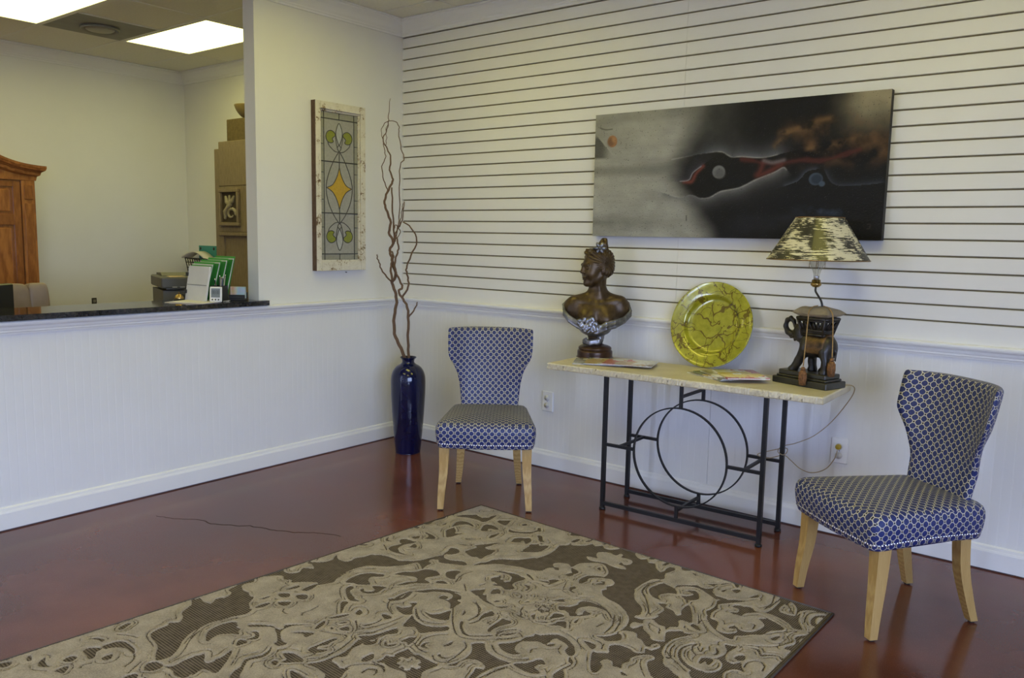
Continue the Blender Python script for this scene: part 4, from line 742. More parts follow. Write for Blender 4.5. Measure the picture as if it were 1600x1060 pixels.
    f = F.ravel(); q = np.stack([idx[:-1, :-1], idx[1:, :-1], idx[1:, 1:], idx[:-1, 1:]], -1).reshape(-1, 4)
    inn = (f[q] > 0).sum(1)
    quads = q[inn == 4]
    part = q[(inn > 0) & (inn < 4)]
    T = np.concatenate([part[:, [0, 1, 2]], part[:, [0, 2, 3]]]); c = (f[T] > 0).sum(1)
    full = T[c == 3]; V = [pos]; tr = [full]; qd = [quads]; base = len(pos)
    def cross(a, b):
        t = (f[a] / (f[a] - f[b]))[:, None]; p = pos[a] + (pos[b] - pos[a]) * t; p[:, 2] = zb + .001; return p
    for want in (1, 2):
        S = T[c == want]; pm = f[S] > 0
        r = np.argmax(pm if want == 1 else ~pm, 1); S = np.stack([S[np.arange(len(S)), (r + k) % 3] for k in range(3)], 1)
        A, B = cross(S[:, 0], S[:, 1]), cross(S[:, 0], S[:, 2]); n = len(S); ia = base + np.arange(n); ib = ia + n
        A2, B2 = A.copy(), B.copy(); A2[:, 2] = B2[:, 2] = zb - .001
        V += [A, B, A2, B2]; ic = ib + n; idd = ic + n; base += 4 * n
        if want == 1: tr.append(np.stack([S[:, 0], ia, ib], 1)); qd.append(np.stack([ia, ic, idd, ib], 1))
        else: qd.append(np.stack([ia, S[:, 1], S[:, 2], ib], 1)); qd.append(np.stack([ib, idd, ic, ia], 1))
    V = np.concatenate(V); tr = np.concatenate(tr); qd = np.concatenate(qd)
    used = np.zeros(len(V), bool); used[tr.ravel()] = True; used[qd.ravel()] = True
    remap = np.cumsum(used) - 1; V = V[used]; tr = remap[tr]; qd = remap[qd]
    V[:, 1] *= -1          # local y runs toward the back wall
    return np_mesh('pile', V, qd[:, ::-1], tr[:, ::-1], True), xl, xr, L
rg_root = empty('area_rug', (1.5477, -.8826, 0), math.radians(-2.504), 'taupe area rug with raised cream scrollwork on the concrete floor', 'rug')
pile_me, xl, xr, RL = rug()
def weave():
    t = NT('taupe_weave'); v = t.coord('Object')
    w1 = t.n('ShaderNodeTexWave', bands_direction='X'); w1.inputs['Scale'].default_value = 40; w1.inputs['Distortion'].default_value = .6; t.l(v, w1.inputs['Vector'])
    w2 = t.n('ShaderNodeTexWave', bands_direction='Y'); w2.inputs['Scale'].default_value = 30; w2.inputs['Distortion'].default_value = .8; t.l(v, w2.inputs['Vector'])
    f = t.math('MULTIPLY', w1.outputs['Fac'], w2.outputs['Fac']); nz = t.noise(v, 30, 4)
    c = t.ramp(t.math('ADD', t.math('MULTIPLY', f, .7), t.math('MULTIPLY', nz, .3)), [(0.1, (0.030, 0.023, 0.018)), (0.6, (0.230, 0.187, 0.150))])
    t.set(Base_Color=c, Roughness=.95, Specular_IOR_Level=.15); t.bump(f, .6, .002); return t.m
def pile_mat():
    t = NT('cream_pile'); v = t.coord('Object'); a = t.noise(v, 210, 3, .7); b = t.noise(v, 14, 4)
    c = t.ramp(t.math('ADD', t.math('MULTIPLY', a, .6), t.math('MULTIPLY', b, .4)), [(0.34, (0.185, 0.152, 0.102)), (0.62, (0.405, 0.340, 0.245))])
    t.set(Base_Color=c, Roughness=.95, Specular_IOR_Level=.1, Sheen_Weight=.2); t.bump(a, .55, .002); return t.m
gd = MB(); gd.prism([(xl(0), 0), (xr(0), 0), (xr(RL), -RL), (xl(RL), -RL)][::-1], 0.0005, .006); gd.build('woven_ground', weave(), rg_root)
link('pile', pile_me, pile_mat(), rg_root); bpy.data.objects['pile']['kind'] = 'stuff'
bd = MB(); ed = [(xl(0), 0), (xr(0), 0), (xr(RL), -RL), (xl(RL), -RL)]
for i in range(4):
    a, b = ed[i], ed[(i + 1) % 4]; bd.tube([(a[0], a[1], .0055), (b[0], b[1], .0055)], .005, 8)
bd.build('edge_binding', plain('taupe_binding', (0.085, 0.066, 0.054), .9, var=.15, scale=60), rg_root)

# ================================================================== FLOOR VASE AND BRANCHES
M_VASE = plain('cobalt_glaze', (0.004, 0.006, 0.040), 0.12, var=.25, scale=6, coat=.15, spec=.5)
VX, VY = .41, -.335
vs = MB(); vp = [(0.0, .0), (.078, .0), (.084, .006), (.087, .02), (.097, .12), (.108, .25), (.116, .38), (.119, .47), (.118, .52), (.112, .555), (.098, .585), (.078, .607), (.055, .620), (.043, .631), (.041, .642), (.046, .656), (.055, .664), (.056, .668), (.052, .670), (.040, .655), (.036, .640), (.045, .622), (.085, .590), (.104, .54), (.105, .40), (.08, .06), (0.0, .03)]
vs.lathe(catmull(vp, 3), 56)
tag(vs.build('floor_vase', M_VASE, None, (VX, VY, 0)), 'tall glossy cobalt blue floor vase in the room corner', 'vase')
M_BARK = wood('willow_bark', (0.06, 0.032, 0.018), (0.20, 0.115, 0.06), (30, 30, 8), .75, 0)
CR = Vector((.7842, .6205, 0)); CA = Vector((-.6205, .7842, 0))
def branch(name, lines, label):
    """curly willow: each line is [(u, v, depth, radius)] in cm across / cm up from the vase mouth"""
    r = empty(name, (VX, VY, .60), 0, label, 'branch')
    for nm, L in lines:
        P = catmull(L, 4); n = len(P)
        pts = []; rad = []
        for i, (u, v, d, w) in enumerate(P):
            wig = .0025 * math.sin(i * 1.9 + len(L)) if 0 < i < n - 1 else 0
            p = CR * (u / 100 + wig) + CA * (d / 100) + Vector((0, 0, v / 100)); pts.append(p); rad.append(w / 1000)
        MB().tube(pts, rad, 7).build(nm, M_BARK, r)
    return r
branch('willow_branch', [('stem', [(-1.7, -5.1, 0.0, 12.0), (-2.6, 6.4, 0.0, 11.7), (-6.1, 14.8, 0.0, 11.5), (-9.4, 22.7, 0.0, 11.2), (-9.7, 34.5, 0.0, 10.9), (-8.1, 44.2, 0.0, 10.7), (-9.1, 51.6, 0.0, 10.4), (-11.1, 57.6, 0.0, 10.2), (-8.6, 62.6, 0.0, 9.9), (-10.6, 70.2, 0.0, 9.6), (-11.4, 74.9, 0.0, 9.4), (-12.7, 79.6, 0.0, 9.1), (-10.3, 85.2, 0.0, 8.8), (-13.2, 91.2, 0.0, 8.6), (-12.1, 98.0, 0.0, 8.3), (-14.5, 105.2, 0.0, 8.1), (-16.2, 110.7, 0.0, 7.8), (-15.0, 116.6, 0.0, 7.5), (-12.1, 122.6, 0.0, 7.3), (-10.3, 126.4, 0.0, 7.0)]), ('upper_stem', [(-10.3, 126.4, 0.0, 6.0), (-12.8, 132.7, 0.4, 5.5), (-12.2, 140.7, 0.8, 5.0), (-14.6, 146.6, 1.1, 4.5), (-17.6, 152.8, 1.5, 4.0), (-15.3, 158.1, 1.9, 3.5), (-14.0, 163.8, 2.2, 3.0), (-14.0, 168.4, 2.6, 2.5), (-12.9, 179.7, 3.0, 2.0)]), ('twig', [(-11.6, 58.0, 0.0, 6.0), (-15.7, 62.8, -0.6, 5.5), (-18.5, 67.0, -1.2, 5.0), (-19.4, 70.9, -1.8, 4.5), (-20.7, 73.9, -2.4, 4.0), (-20.7, 76.5, -3.0, 3.5)]), ('twig', [(-10.8, 58.6, -2.0, 8.0), (-11.8, 67.6, -1.8, 7.2), (-10.8, 72.4, -1.5, 6.5), (-10.0, 75.8, -1.2, 5.8), (-11.3, 78.8, -1.0, 5.0)]), ('twig', [(-17.6, 152.9, 2.0, 2.2), (-18.7, 158.2, 1.6, 2.3), (-16.4, 163.2, 1.2, 2.5), (-12.8, 164.9, 0.8, 2.6), (-8.7, 164.2, 0.5, 2.8), (-6.6, 160.8, 0.1, 2.9), (-6.8, 157.0, -0.3, 3.0), (-5.0, 146.6, -0.7, 3.2), (-3.0, 140.3, -1.1, 3.3), (-5.5, 136.2, -1.5, 3.4), (-6.0, 126.0, -1.8, 3.6), (-5.9, 105.3, -2.2, 3.7), (-7.0, 94.7, -2.6, 3.9), (-9.3, 84.0, -3.0, 4.0)]), ('twig', [(-17.5, 152.8, 1.0, 2.5), (-16.4, 145.4, 1.2, 2.8), (-15.8, 140.8, 1.3, 3.0), (-18.2, 135.1, 1.5, 3.2), (-17.0, 126.0, 1.7, 3.5), (-14.7, 120.1, 1.8, 3.8), (-15.3, 116.7, 2.0, 4.0)]), ('twig', [(-13.8, 163.6, 1.0, 1.8), (-15.6, 159.1, 1.5, 2.0), (-15.2, 154.2, 2.0, 2.1), (-15.7, 150.0, 2.5, 2.3), (-14.9, 146.8, 3.0, 2.5)]), ('twig', [(-11.6, 121.4, 1.0, 5.0), (-11.0, 105.3, 1.0, 5.7), (-9.9, 89.9, 1.0, 6.3), (-10.3, 83.9, 1.0, 7.0)])], 'taller curly willow branch with looping thin tips in the blue vase')
branch('willow_branch', [('stem', [(0.0, -4.6, -3.0, 10.0), (0.6, 6.9, -3.0, 9.7), (0.1, 18.4, -3.0, 9.3), (0.3, 34.6, -3.0, 9.0), (-0.6, 41.9, -3.0, 8.7), (-3.3, 46.7, -3.0, 8.3), (-6.4, 52.0, -3.0, 8.0), (-3.8, 54.5, -3.0, 7.7), (-4.8, 57.9, -3.0, 7.3), (-8.2, 65.2, -3.0, 7.0), (-8.8, 71.6, -3.0, 6.7), (-7.1, 78.0, -3.0, 6.3), (-6.3, 81.1, -3.0, 6.0)]), ('twig', [(0.5, 34.6, -3.0, 6.0), (4.8, 40.5, -4.0, 5.0), (6.6, 45.1, -5.0, 4.0)]), ('side_stem', [(-3.8, 48.0, -3.0, 7.0), (0.2, 55.1, -3.4, 6.7), (0.2, 60.0, -3.8, 6.4), (-0.7, 64.9, -4.1, 6.1), (-0.9, 67.9, -4.5, 5.8), (2.1, 76.2, -4.9, 5.4), (6.2, 86.2, -5.2, 5.1), (2.2, 94.8, -5.6, 4.8), (-3.1, 98.7, -6.0, 4.5)]), ('side_stem', [(-6.3, 81.1, -3.0, 6.0), (-7.6, 87.9, -3.2, 5.6), (-9.2, 85.3, -3.3, 5.2), (-8.4, 90.8, -3.5, 4.8), (-6.3, 94.7, -3.7, 4.3), (-3.9, 99.9, -3.8, 3.9), (-2.5, 112.1, -4.0, 3.5)]), ('twig', [(-6.6, 94.2, -4.0, 3.5), (-4.8, 99.8, -4.7, 3.2), (-3.9, 106.2, -5.3, 2.8), (-3.0, 110.7, -6.0, 2.5)]), ('twig', [(-9.4, 88.7, -2.0, 3.5), (-9.4, 94.2, -2.2, 3.4), (-8.1, 96.4, -2.5, 3.2), (-5.2, 91.7, -2.8, 3.1), (-7.6, 87.9, -3.0, 3.0)])], 'shorter curly willow branch forking to the right in the blue vase')

# ================================================================== ABSTRACT PAINTING
def painting():
    W_, H_ = 520, 230
    s = (np.arange(W_ + 1) / W_)[:, None] * np.ones((1, H_ + 1)); t = (np.arange(H_ + 1) / H_)[None, :] * np.ones((W_ + 1, 1))
    zx = 90 + 1420 * s; zy = 182 - 112 * s + t * (578 + 142 * s)
    def vn(fx, fy, seed):          # value noise
        r = np.random.default_rng(seed); nx_, ny_ = int(fx) + 3, int(fy) + 3; g = r.random((nx_, ny_)); x, y = s * fx, t * fy
        i, j = x.astype(int), y.astype(int); u, v = x - i, y - j; u = u * u * (3 - 2 * u); v = v * v * (3 - 2 * v)
        return g[i, j] * (1 - u) * (1 - v) + g[i + 1, j] * u * (1 - v) + g[i, j + 1] * (1 - u) * v + g[i + 1, j + 1] * u * v
    def fb(fx, fy, seed): return sum(vn(fx * 2 ** k, fy * 2 ** k, seed + k) / 2 ** (k + 1) for k in range(5)) / .97
    sst = lambda a, b, x: (lambda q: q * q * (3 - 2 * q))(np.clip((x - a) / (b - a), 0, 1))
    C = np.zeros((W_ + 1, H_ + 1, 3)); n1 = fb(4, 3, 1); n2 = fb(3, 9, 9); n3 = fb(14, 6, 20); n4 = fb(26, 12, 31)
    def lay(col, m): C[:] = C * (1 - m[..., None]) + np.array(col) * m[..., None]
    lay((.010, .009, .008), np.ones_like(s))
    # pale left
    edge = .33 + .10 * sst(.55, 1.0, t) + .06 * sst(.45, .0, t) + .08 * (n1 - .5) - .03 * sst(.3, .55, t) * sst(.75, .5, t)
    pale = 1 - sst(edge - .05, edge + .07, s)
    gray = .18 + .24 * n2 + .10 * (n3 - .5)
    C[:] = C * (1 - pale[..., None]) + (gray[..., None] * np.array([1.0, .98, .86])) * pale[..., None]
    lay((.13, .13, .115), pale * .55 * sst(.40, .46, t) * sst(.54, .47, t)); lay((.12, .12, .10), pale * .5 * sst(.16, .0, t) * n3)
    lay((.40, .39, .31), pale * .6 * sst(.1, .25, s) * sst(.33, .22, s) * sst(.40, .2, t) * n1)
    lay((.10, .10, .085), .8 * sst(.32, .40, s) * sst(.62, .40, s) * sst(.48, .15, t) * n3); lay((.22, .21, .17), .7 * sst(.31, .36, s) * sst(.48, .36, s) * sst(.30, .05, t) * n1)
    lay((.09, .088, .078), sst(210, 120, zx + .0 * zy) * sst(268, 300, zy - 0.0 * zx) * sst(395, 380, zy) * (zy - 285 > (zx - 105) * .95))
    # warm glow, upper right
    gl = sst(.80, .97, s + .10 * (n1 - .5)) * sst(.34, .04, t); lay((.30, .26, .17), np.clip(gl * (.4 + .9 * n3), 0, 1))
    wz = sst(.66, .78, s) * sst(.55, .40, t + .10 * (n3 - .5)) * sst(.10, .24, t - .1 * (s - .66)) ; lay((.115, .062, .026), np.clip(wz * sst(.36, .80, n4 * .5 + n3 * .55), 0, 1) * .85)
    lay((.006, .005, .005), sst(.67, .74, s) * sst(.99, .9, s) * sst(.29, .35, t) * sst(.50, .44, t) * sst(.3, .6, 1 - n3) * .8)
    def line(P):
        P = catmull(P, 8); D = np.full(zx.shape, 1e9); S = np.zeros(zx.shape)
        for a, b in zip(P[:-1], P[1:]):
            d = b - a; l2 = d @ d + 1e-9; k = np.clip(((zx - a[0]) * d[0] + (zy - a[1]) * d[1]) / l2, 0, 1)
            q = (zx - a[0] - k * d[0]) ** 2 + (zy - a[1] - k * d[1]) ** 2; up = (zx - a[0]) * d[1] - (zy - a[1]) * d[0]
            m = q < D; D = np.where(m, q, D); S = np.where(m, np.sign(up), S)
        return np.sqrt(D), S           # S > 0 : above the line
    j = 8 * (n4 - .5)
    D, S = line([(530, 392), (700, 363), (780, 356), (815, 372), (840, 383), (880, 380), (980, 386), (1050, 372)])
    lay((.16, .165, .18), np.exp(-D / 26) * (S > 0) * sst(540, 760, zx) * .75 * (.5 + n3)); lay((.36, .35, .32), np.exp(-((D + j * .4) / 2.6) ** 2) * .75 * sst(.25, .55, n3))
    D, S = line([(500, 556), (580, 576), (640, 563), (690, 580), (740, 574), (790, 548), (880, 530), (960, 490), (1040, 456), (1078, 434), (1095, 445)])
    lay((.15, .15, .15), np.exp(-(D + j) / 24) * (S < 0) * sst(1130, 1060, zx) * .9 * (.55 + n3)); lay((.34, .33, .31), np.exp(-((D + j * .5) / 3) ** 2) * sst(500, 540, zx) * .7 * sst(.25, .55, n3))
    D, S = line([(885, 392), (940, 400), (985, 412), (1060, 415), (1150, 400), (1250, 402), (1330, 378), (1400, 352)])
    lay((.085, .022, .015), np.exp(-((D + 2 * j) / 10) ** 2) * .75)
    D, S = line([(985, 410), (975, 450), (965, 470), (1010, 455), (1070, 420)]); lay((.105, .026, .018), np.exp(-((D + 2 * j) / 14) ** 2) * .85)
    D, S = line([(990, 400), (1030, 410), (1080, 398)]); lay((.16, .13, .13), np.exp(-(D / 9) ** 2) * .7)
    D, S = line([(600, 500), (640, 498), (660, 462), (695, 425)]); lay((.16, .045, .032), np.exp(-((D + j) / 9) ** 2) * .85)
    D, S = line([(580, 497), (625, 490), (645, 455), (685, 425)]); lay((.30, .28, .30), np.exp(-(D / 2.8) ** 2) * .8); lay((.06, .06, .075), np.exp(-D / 30) * (S > 0) * .6)
    def disc(cx, cy, r, col, soft=3, k=1.0): lay(col, sst(r + soft, r - soft, np.hypot((zx - cx), (zy - cy) * 1.0)) * k)
    disc(775, 453, 31, (.15, .15, .145)); disc(782, 460, 24, (.095, .095, .095), 9)
    disc(193, 305, 28, (.33, .165, .075)); disc(183, 310, 20, (.16, .09, .05), 10, .75); disc(203, 296, 12, (.42, .22, .10), 9, .8)
    D, S = line([(1095, 522), (1150, 498), (1175, 465), (1195, 450), (1220, 445)]); lay((.075, .09, .115), np.exp(-(D + j) / 9) * (S > 0) * .6)
    D, S = line([(1265, 462), (1285, 500), (1310, 520), (1345, 525), (1420, 522), (1490, 514)]); lay((.065, .08, .10), np.exp(-(D + j) / 11) * (S > 0) * .5)
    for P_ in ([(1040, 330), (1090, 262), (1160, 232), (1250, 205), (1370, 190)], [(1185, 345), (1280, 330), (1370, 300), (1480, 232)], [(1060, 270), (1150, 250), (1220, 240)]):
        D, S = line(P_); lay((.15, .085, .035), np.exp(-((D + 2.5 * j) / 16) ** 2) * .8 * sst(.35, .7, n4))
    disc(1225, 491, 30, (.05, .065, .09)); disc(1228, 492, 23, (.025, .035, .05), 6); disc(1252, 514, 13, (.06, .08, .11))
    lay((.04, .055, .085), sst(1100, 1300, zx) * sst(600, 640, zy) * sst(690, 650, zy) * sst(.45, .7, n3)); lay((.02, .02, .024), sst(.5, .6, s) * sst(.80, .86, t) * sst(.98, .9, t) * n3)
    D, S = line([(1450, 712), (1462, 712), (1460, 730), (1450, 733)]); lay((.05, .045, .04), np.exp(-(D / 2) ** 2) * .6)
    D, S = line([(118, 242), (150, 250), (190, 247)]); lay((.07, .065, .05), np.exp(-(D / 3) ** 2) * .8)
    D, S = line([(620, 665), (621, 688)]); lay((.05, .05, .045), np.exp(-(D / 2.5) ** 2))
    C *= (.88 + .24 * n4)[..., None]
    return s, t, np.clip(C, 0, 1)
s_, t_, C_ = painting()
nw, nh = s_.shape; PWD, PHT = 1.652, .712
V = np.stack([s_ * PWD, -.042 - .0006 * RNG.standard_normal(s_.shape), (1 - t_) * PHT], -1).reshape(-1, 3)
ii = np.arange(nw * nh).reshape(nw, nh); Q = np.stack([ii[:-1, 1:], ii[1:, 1:], ii[1:, :-1], ii[:-1, :-1]], -1).reshape(-1, 4)
pm = np_mesh('canvas_face', V, Q, None, True)
at_ = pm.color_attributes.new('paint', 'FLOAT_COLOR', 'POINT'); at_.data.foreach_set('color', np.concatenate([C_.reshape(-1, 3), np.ones((nw * nh, 1))], 1).astype(np.float32).ravel())
def paint_mat():
    t = NT('oil_paint'); a = t.n('ShaderNodeAttribute', attribute_name='paint'); v = t.coord('Object')
    t.set(Base_Color=a.outputs['Color'], Roughness=.50, Specular_IOR_Level=.16); t.bump(t.noise(v, 90, 5, .7), .2, .002); return t.m
pt = empty('abstract_painting', (1.687, -.0005, 1.516), 0, 'long abstract painting fading from silver grey to black on the slatwall', 'painting')
link('canvas_face', pm, paint_mat(), pt)
MB().box(0, PWD, -.041, 0, 0, PHT).build('canvas_edge', plain('black_canvas_edge', (.012, .011, .010), .6), pt)

# ================================================================== STAINED GLASS SASH
def old_paint():
    t = NT('flaking_white_paint'); v = t.coord('Object'); n1 = t.noise(v, 16, 8, .75); n2 = t.noise(v, 70, 5, .7)
    f = t.math('ADD', t.math('MULTIPLY', n1, .7), t.math('MULTIPLY', n2, .3))
    c = t.ramp(f, [(0.39, (0.10, 0.055, 0.025)), (0.43, (0.30, 0.22, 0.12)), (0.46, (0.62, 0.58, 0.47)), (0.7, (0.74, 0.71, 0.60))])
    t.set(Base_Color=c, Roughness=.7); t.bump(f, .5, .004); return t.m
M_OLD = old_paint(); M_OLDWOOD = wood('old_brown_wood', (.055, .028, .014), (.15, .085, .045), (14, 14, 3), .7, 0)
# local: x runs along -y of the room toward the viewer's right (+y), y out of the wall, z up
sg = empty('stained_glass_sash', (0.0, -.602, 1.252), -PI / 2, 'old white framed stained glass window hanging on the partition wall', 'stained glass')
SW, SH, SD = .424, 1.102, .044
def bx_(name, x0, x1, z0, z1, d0, d1, m, par=None, bev=.002): return MB().box(x0, x1, d0, d1, z0, z1, bev).build(name, m, par or sg)
sg.rotation_euler = (0, 0, PI / 2)      # local x -> +y, local -y -> +x (into the room)
fw = .041
bx_('stile', -SW / 2, -SW / 2 + fw, 0, SH, -SD, -.001, M_OLD); bx_('stile', SW / 2 - fw, SW / 2, 0, SH, -SD, -.001, M_OLD)
bx_('rail', -SW / 2 + fw, SW / 2 - fw, SH - .048, SH, -SD, -.001, M_OLD); bx_('rail', -SW / 2 + fw, SW / 2 - fw, 0, .060, -SD, -.001, M_OLD)
bx_('outer_edge', -SW / 2 - .003, -SW / 2 + .0005, 0, SH, -SD + .002, -.001, M_OLDWOOD, None, .0005)
for a_, b_, c_, d_ in ((-SW / 2 + fw, -SW / 2 + fw + .012, .06, SH - .048), (SW / 2 - fw - .012, SW / 2 - fw, .06, SH - .048), (-SW / 2 + fw + .012, SW / 2 - fw - .012, .06, .072), (-SW / 2 + fw + .012, SW / 2 - fw - .012, SH - .06, SH - .048)):
    bx_('glazing_bead', a_, b_, c_, d_, -.030, -.012, M_OLD, None, .001)
GW, G0, G1 = SW / 2 - fw - .011, .071, SH - .059
def glass(name, col, tr=.35):
    t = NT(name); v = t.coord('Object'); nz = t.noise(v, 60, 4)
    t.set(Base_Color=t.ramp(nz, [(.3, tuple(c * .85 for c in col)), (.7, col)]), Roughness=.12, Specular_IOR_Level=.6); t.bump(t.noise(v, 180, 3), .25, .002)
    tp = t.n('ShaderNodeBsdfTransparent'); tp.inputs[0].default_value = (*[min(1, c * 1.15) for c in col], 1); mx = t.n('ShaderNodeMixShader'); mx.inputs[0].default_value = tr
    t.l(t.b.outputs[0], mx.inputs[1]); t.l(tp.outputs[0], mx.inputs[2]); t.l(mx.outputs[0], t.out.inputs[0]); return t.m
M_GC = glass('clear_ripple_glass', (.53, .52, .46)); M_GB = glass('border_glass', (.46, .45, .36)); M_GG = glass('olive_green_glass', (.30, .33, .05), .2); M_GY = glass('amber_glass', (.66, .43, .05), .2); M_GP = glass('pale_oval_glass', (.60, .61, .58), .3)
M_LEAD = plain('lead_came', (.07, .068, .062), .5, .5, var=.2, scale=60)
def gp(a, b): return (a * GW, G1 - b * (G1 - G0))
def pane(poly, m, d=-.017, th=.003, name='pane'):
    MB().prism([gp(a, b) for a, b in poly], d - th, d, 'y').build(name, m, sg)
def came(pts, r=.0028, sm=6):
    P = catmull([gp(a, b) for a, b in pts], sm) if sm else [gp(a, b) for a, b in pts]
    MB().tube([(p[0], -.021, p[1]) for p in P], r, 6).build('came', M_LEAD, sg)
ba, bt, bb = .80, .045, .958; h1, h2 = .330, .678
rect = lambda a0, a1, b0, b1: [(a0, b1), (a1, b1), (a1, b0), (a0, b0)]
for b0, b1 in ((bt, h1), (h1, h2), (h2, bb)): pane(rect(-ba, ba, b0 + .002, b1 - .002), M_GC)
bs = [0, .045, .215, .33, .405, .587, .678, .775, .958, 1.0]
for b0, b1 in zip(bs[:-1], bs[1:]):
    for s in (-1, 1): pane(rect(*sorted((s * ba, s * 1.0)), b0 + .001, b1 - .001), M_GB)
for a0, a1 in ((-ba, 0), (0, ba)):
    pane(rect(a0 + .01, a1 - .01, .002, bt - .002), M_GB); pane(rect(a0 + .01, a1 - .01, bb + .002, .998), M_GB)
for s in (-1, 1): came([(s * ba, 0), (s * ba, 1)], .0028, 0)
for b in (bt, h1, h2, bb): came([(-1, b), (1, b)], .003 if b not in (h1, h2) else .0036, 0)
for b in (.215, .405, .587, .775):
    for s in (-1, 1): came([(s * ba, b), (s * 1.0, b)], .0022, 0)
came([(0, 0), (0, bt)], .0025, 0); came([(0, bb), (0, 1)], .0025, 0)
oval = [(0, .255), (.30, .325), (.58, .42), (.70, .505), (.60, .60), (.32, .69), (0, .752)]
ovl = [tuple(p) for p in catmull(oval, 5)]; ovr = [(-a, b) for a, b in ovl]
pane([*ovl, *ovr[::-1][1:-1]], M_GP, -.0185, .0012, 'oval_pane'); came(oval, .0028); came([(-a, b) for a, b in oval], .0028)
q1 = [tuple(p) for p in catmull([(0, .365), (.13, .43), (.36, .485), (.68, .507)], 4)]; q2 = [tuple(p) for p in catmull([(.68, .507), (.36, .535), (.13, .59), (0, .652)], 4)]
dia = q1 + q2[1:]; dl = [(-a, b) for a, b in dia][::-1][1:-1]
pane(dia + dl, M_GY, -.0195, .0012, 'diamond_pane'); came(dia, .0028, 0); came([(-a, b) for a, b in dia], .0028, 0)
came([(0, .255), (0, .365)], .0028, 0); came([(0, .652), (0, .752)], .0028, 0)
for top in (True, False):
    f_ = (lambda b: b) if top else (lambda b: 1.003 - b)
    td = [(0, .068), (-.13, .105), (-.17, .145), (-.09, .19), (0, .215), (.09, .19), (.17, .145), (.13, .105)]
    tdc = [tuple(p) for p in catmull([(a, f_(b)) for a, b in td], 4, True)]
    pane(tdc, M_GP, -.0195, .0012, 'leaf_pane'); came(tdc + tdc[:1], .0026, 0)
    for s in (-1, 1):
        lobe = [(.20, .150), (.30, .128), (.48, .122), (.64, .138), (.70, .165), (.62, .195), (.44, .205), (.30, .195), (.36, .175)]
        lc = [tuple(p) for p in catmull([(s * a, f_(b)) for a, b in lobe], 4, True)]
        pane(lc, M_GG, -.0195, .0012, 'lobe_pane'); came(lc + lc[:1], .0026, 0)
        came([(0, f_(.262)), (s * .24, f_(.258)), (s * .52, f_(.225)), (s * .60, f_(.20))], .0026); came([(0, f_(.215)), (s * .10, f_(.235)), (0, f_(.262))], .0026)
        came([(s * .10, f_(.235)), (s * .16, f_(.20)), (s * .20, f_(.150))], .0024)
nl = MB().tube([(0, -.535, 1.238), (.012, -.535, 1.236)], .003, 8)
tag(nl.build('wall_nail', M_SLOT), 'small dark nail in the wall under the stained glass', 'nail')

# ================================================================== THINGS ON THE CONSOLE TABLE
def tw(lx, ly):   # table-local plan point to world
    return (TCX + lx * math.cos(TRZ) - ly * math.sin(TRZ), TCY + lx * math.sin(TRZ) + ly * math.cos(TRZ))
# ---- plate
def plate_mat():
    t = NT('chartreuse_glass'); v = t.coord('Object'); f = None
    for sc, amp, nsc, wd, seed in ((7.5, .22, 6, .020, 0), (10.5, .20, 9, .016, 3.1), (5.0, .30, 5, .012, 7.7)):
        mp = t.n('ShaderNodeMapping'); mp.inputs['Location'].default_value = (seed, seed * .6, 0); t.l(v, mp.inputs[0])
        w = t.n('ShaderNodeVectorMath', operation='MULTIPLY_ADD'); t.l(t.noise(mp.outputs[0], nsc, 3, .55, 0, True), w.inputs[0]); w.inputs[1].default_value = (amp, amp, 0); t.l(mp.outputs[0], w.inputs[2])
        fl2 = t.n('ShaderNodeVectorMath', operation='MULTIPLY'); t.l(w.outputs[0], fl2.inputs[0]); fl2.inputs[1].default_value = (1, 1, 0)
        e = t.voronoi(fl2.outputs[0], sc, 'DISTANCE_TO_EDGE'); gate = t.math('GREATER_THAN', t.noise(mp.outputs[0], 7, 2), .46)
        l = t.math('MULTIPLY', t.math('LESS_THAN', e, wd), gate); f = l if f is None else t.math('MAXIMUM', f, l)
    base_ = t.ramp(t.noise(v, 30, 4), [(.3, (.27, .26, .012)), (.7, (.40, .385, .025))])
    t.set(Base_Color=t.mix(t.math('MULTIPLY', f, .82), base_, (.10, .055, .006)), Roughness=.18, Metallic=.15, Coat_Weight=.8, Coat_Roughness=.05); return t.m
PR = .239
prof = [(0, .030), (.10, .0295), (.140, .028), (.150, .022), (.158, .010), (.166, .003), (.180, .0), (.225, -.004), (.236, -.006), (PR, -.003), (.236, .001), (.222, .003), (.18, .007), (.168, .010), (.160, .018), (.152, .030), (.142, .035), (0, .037)]
tilt = math.radians(13.2)
plm = MB(); plm.lathe(catmull(prof, 3), 72)
po_ = plm.build('charger_plate', plate_mat())
# plate axis (local +z) points back to the wall and down; face toward the room
po_.rotation_euler = (-(PI / 2 + tilt) + PI, 0, 0)
po_.rotation_euler = (-PI / 2 - tilt, 0, 0)
po_.location = (2.500, -.082, TTOP + PR * math.cos(tilt) + .003)
tag(po_, 'large round chartreuse plate with brown squiggles leaning on the wall behind the console table', 'plate')

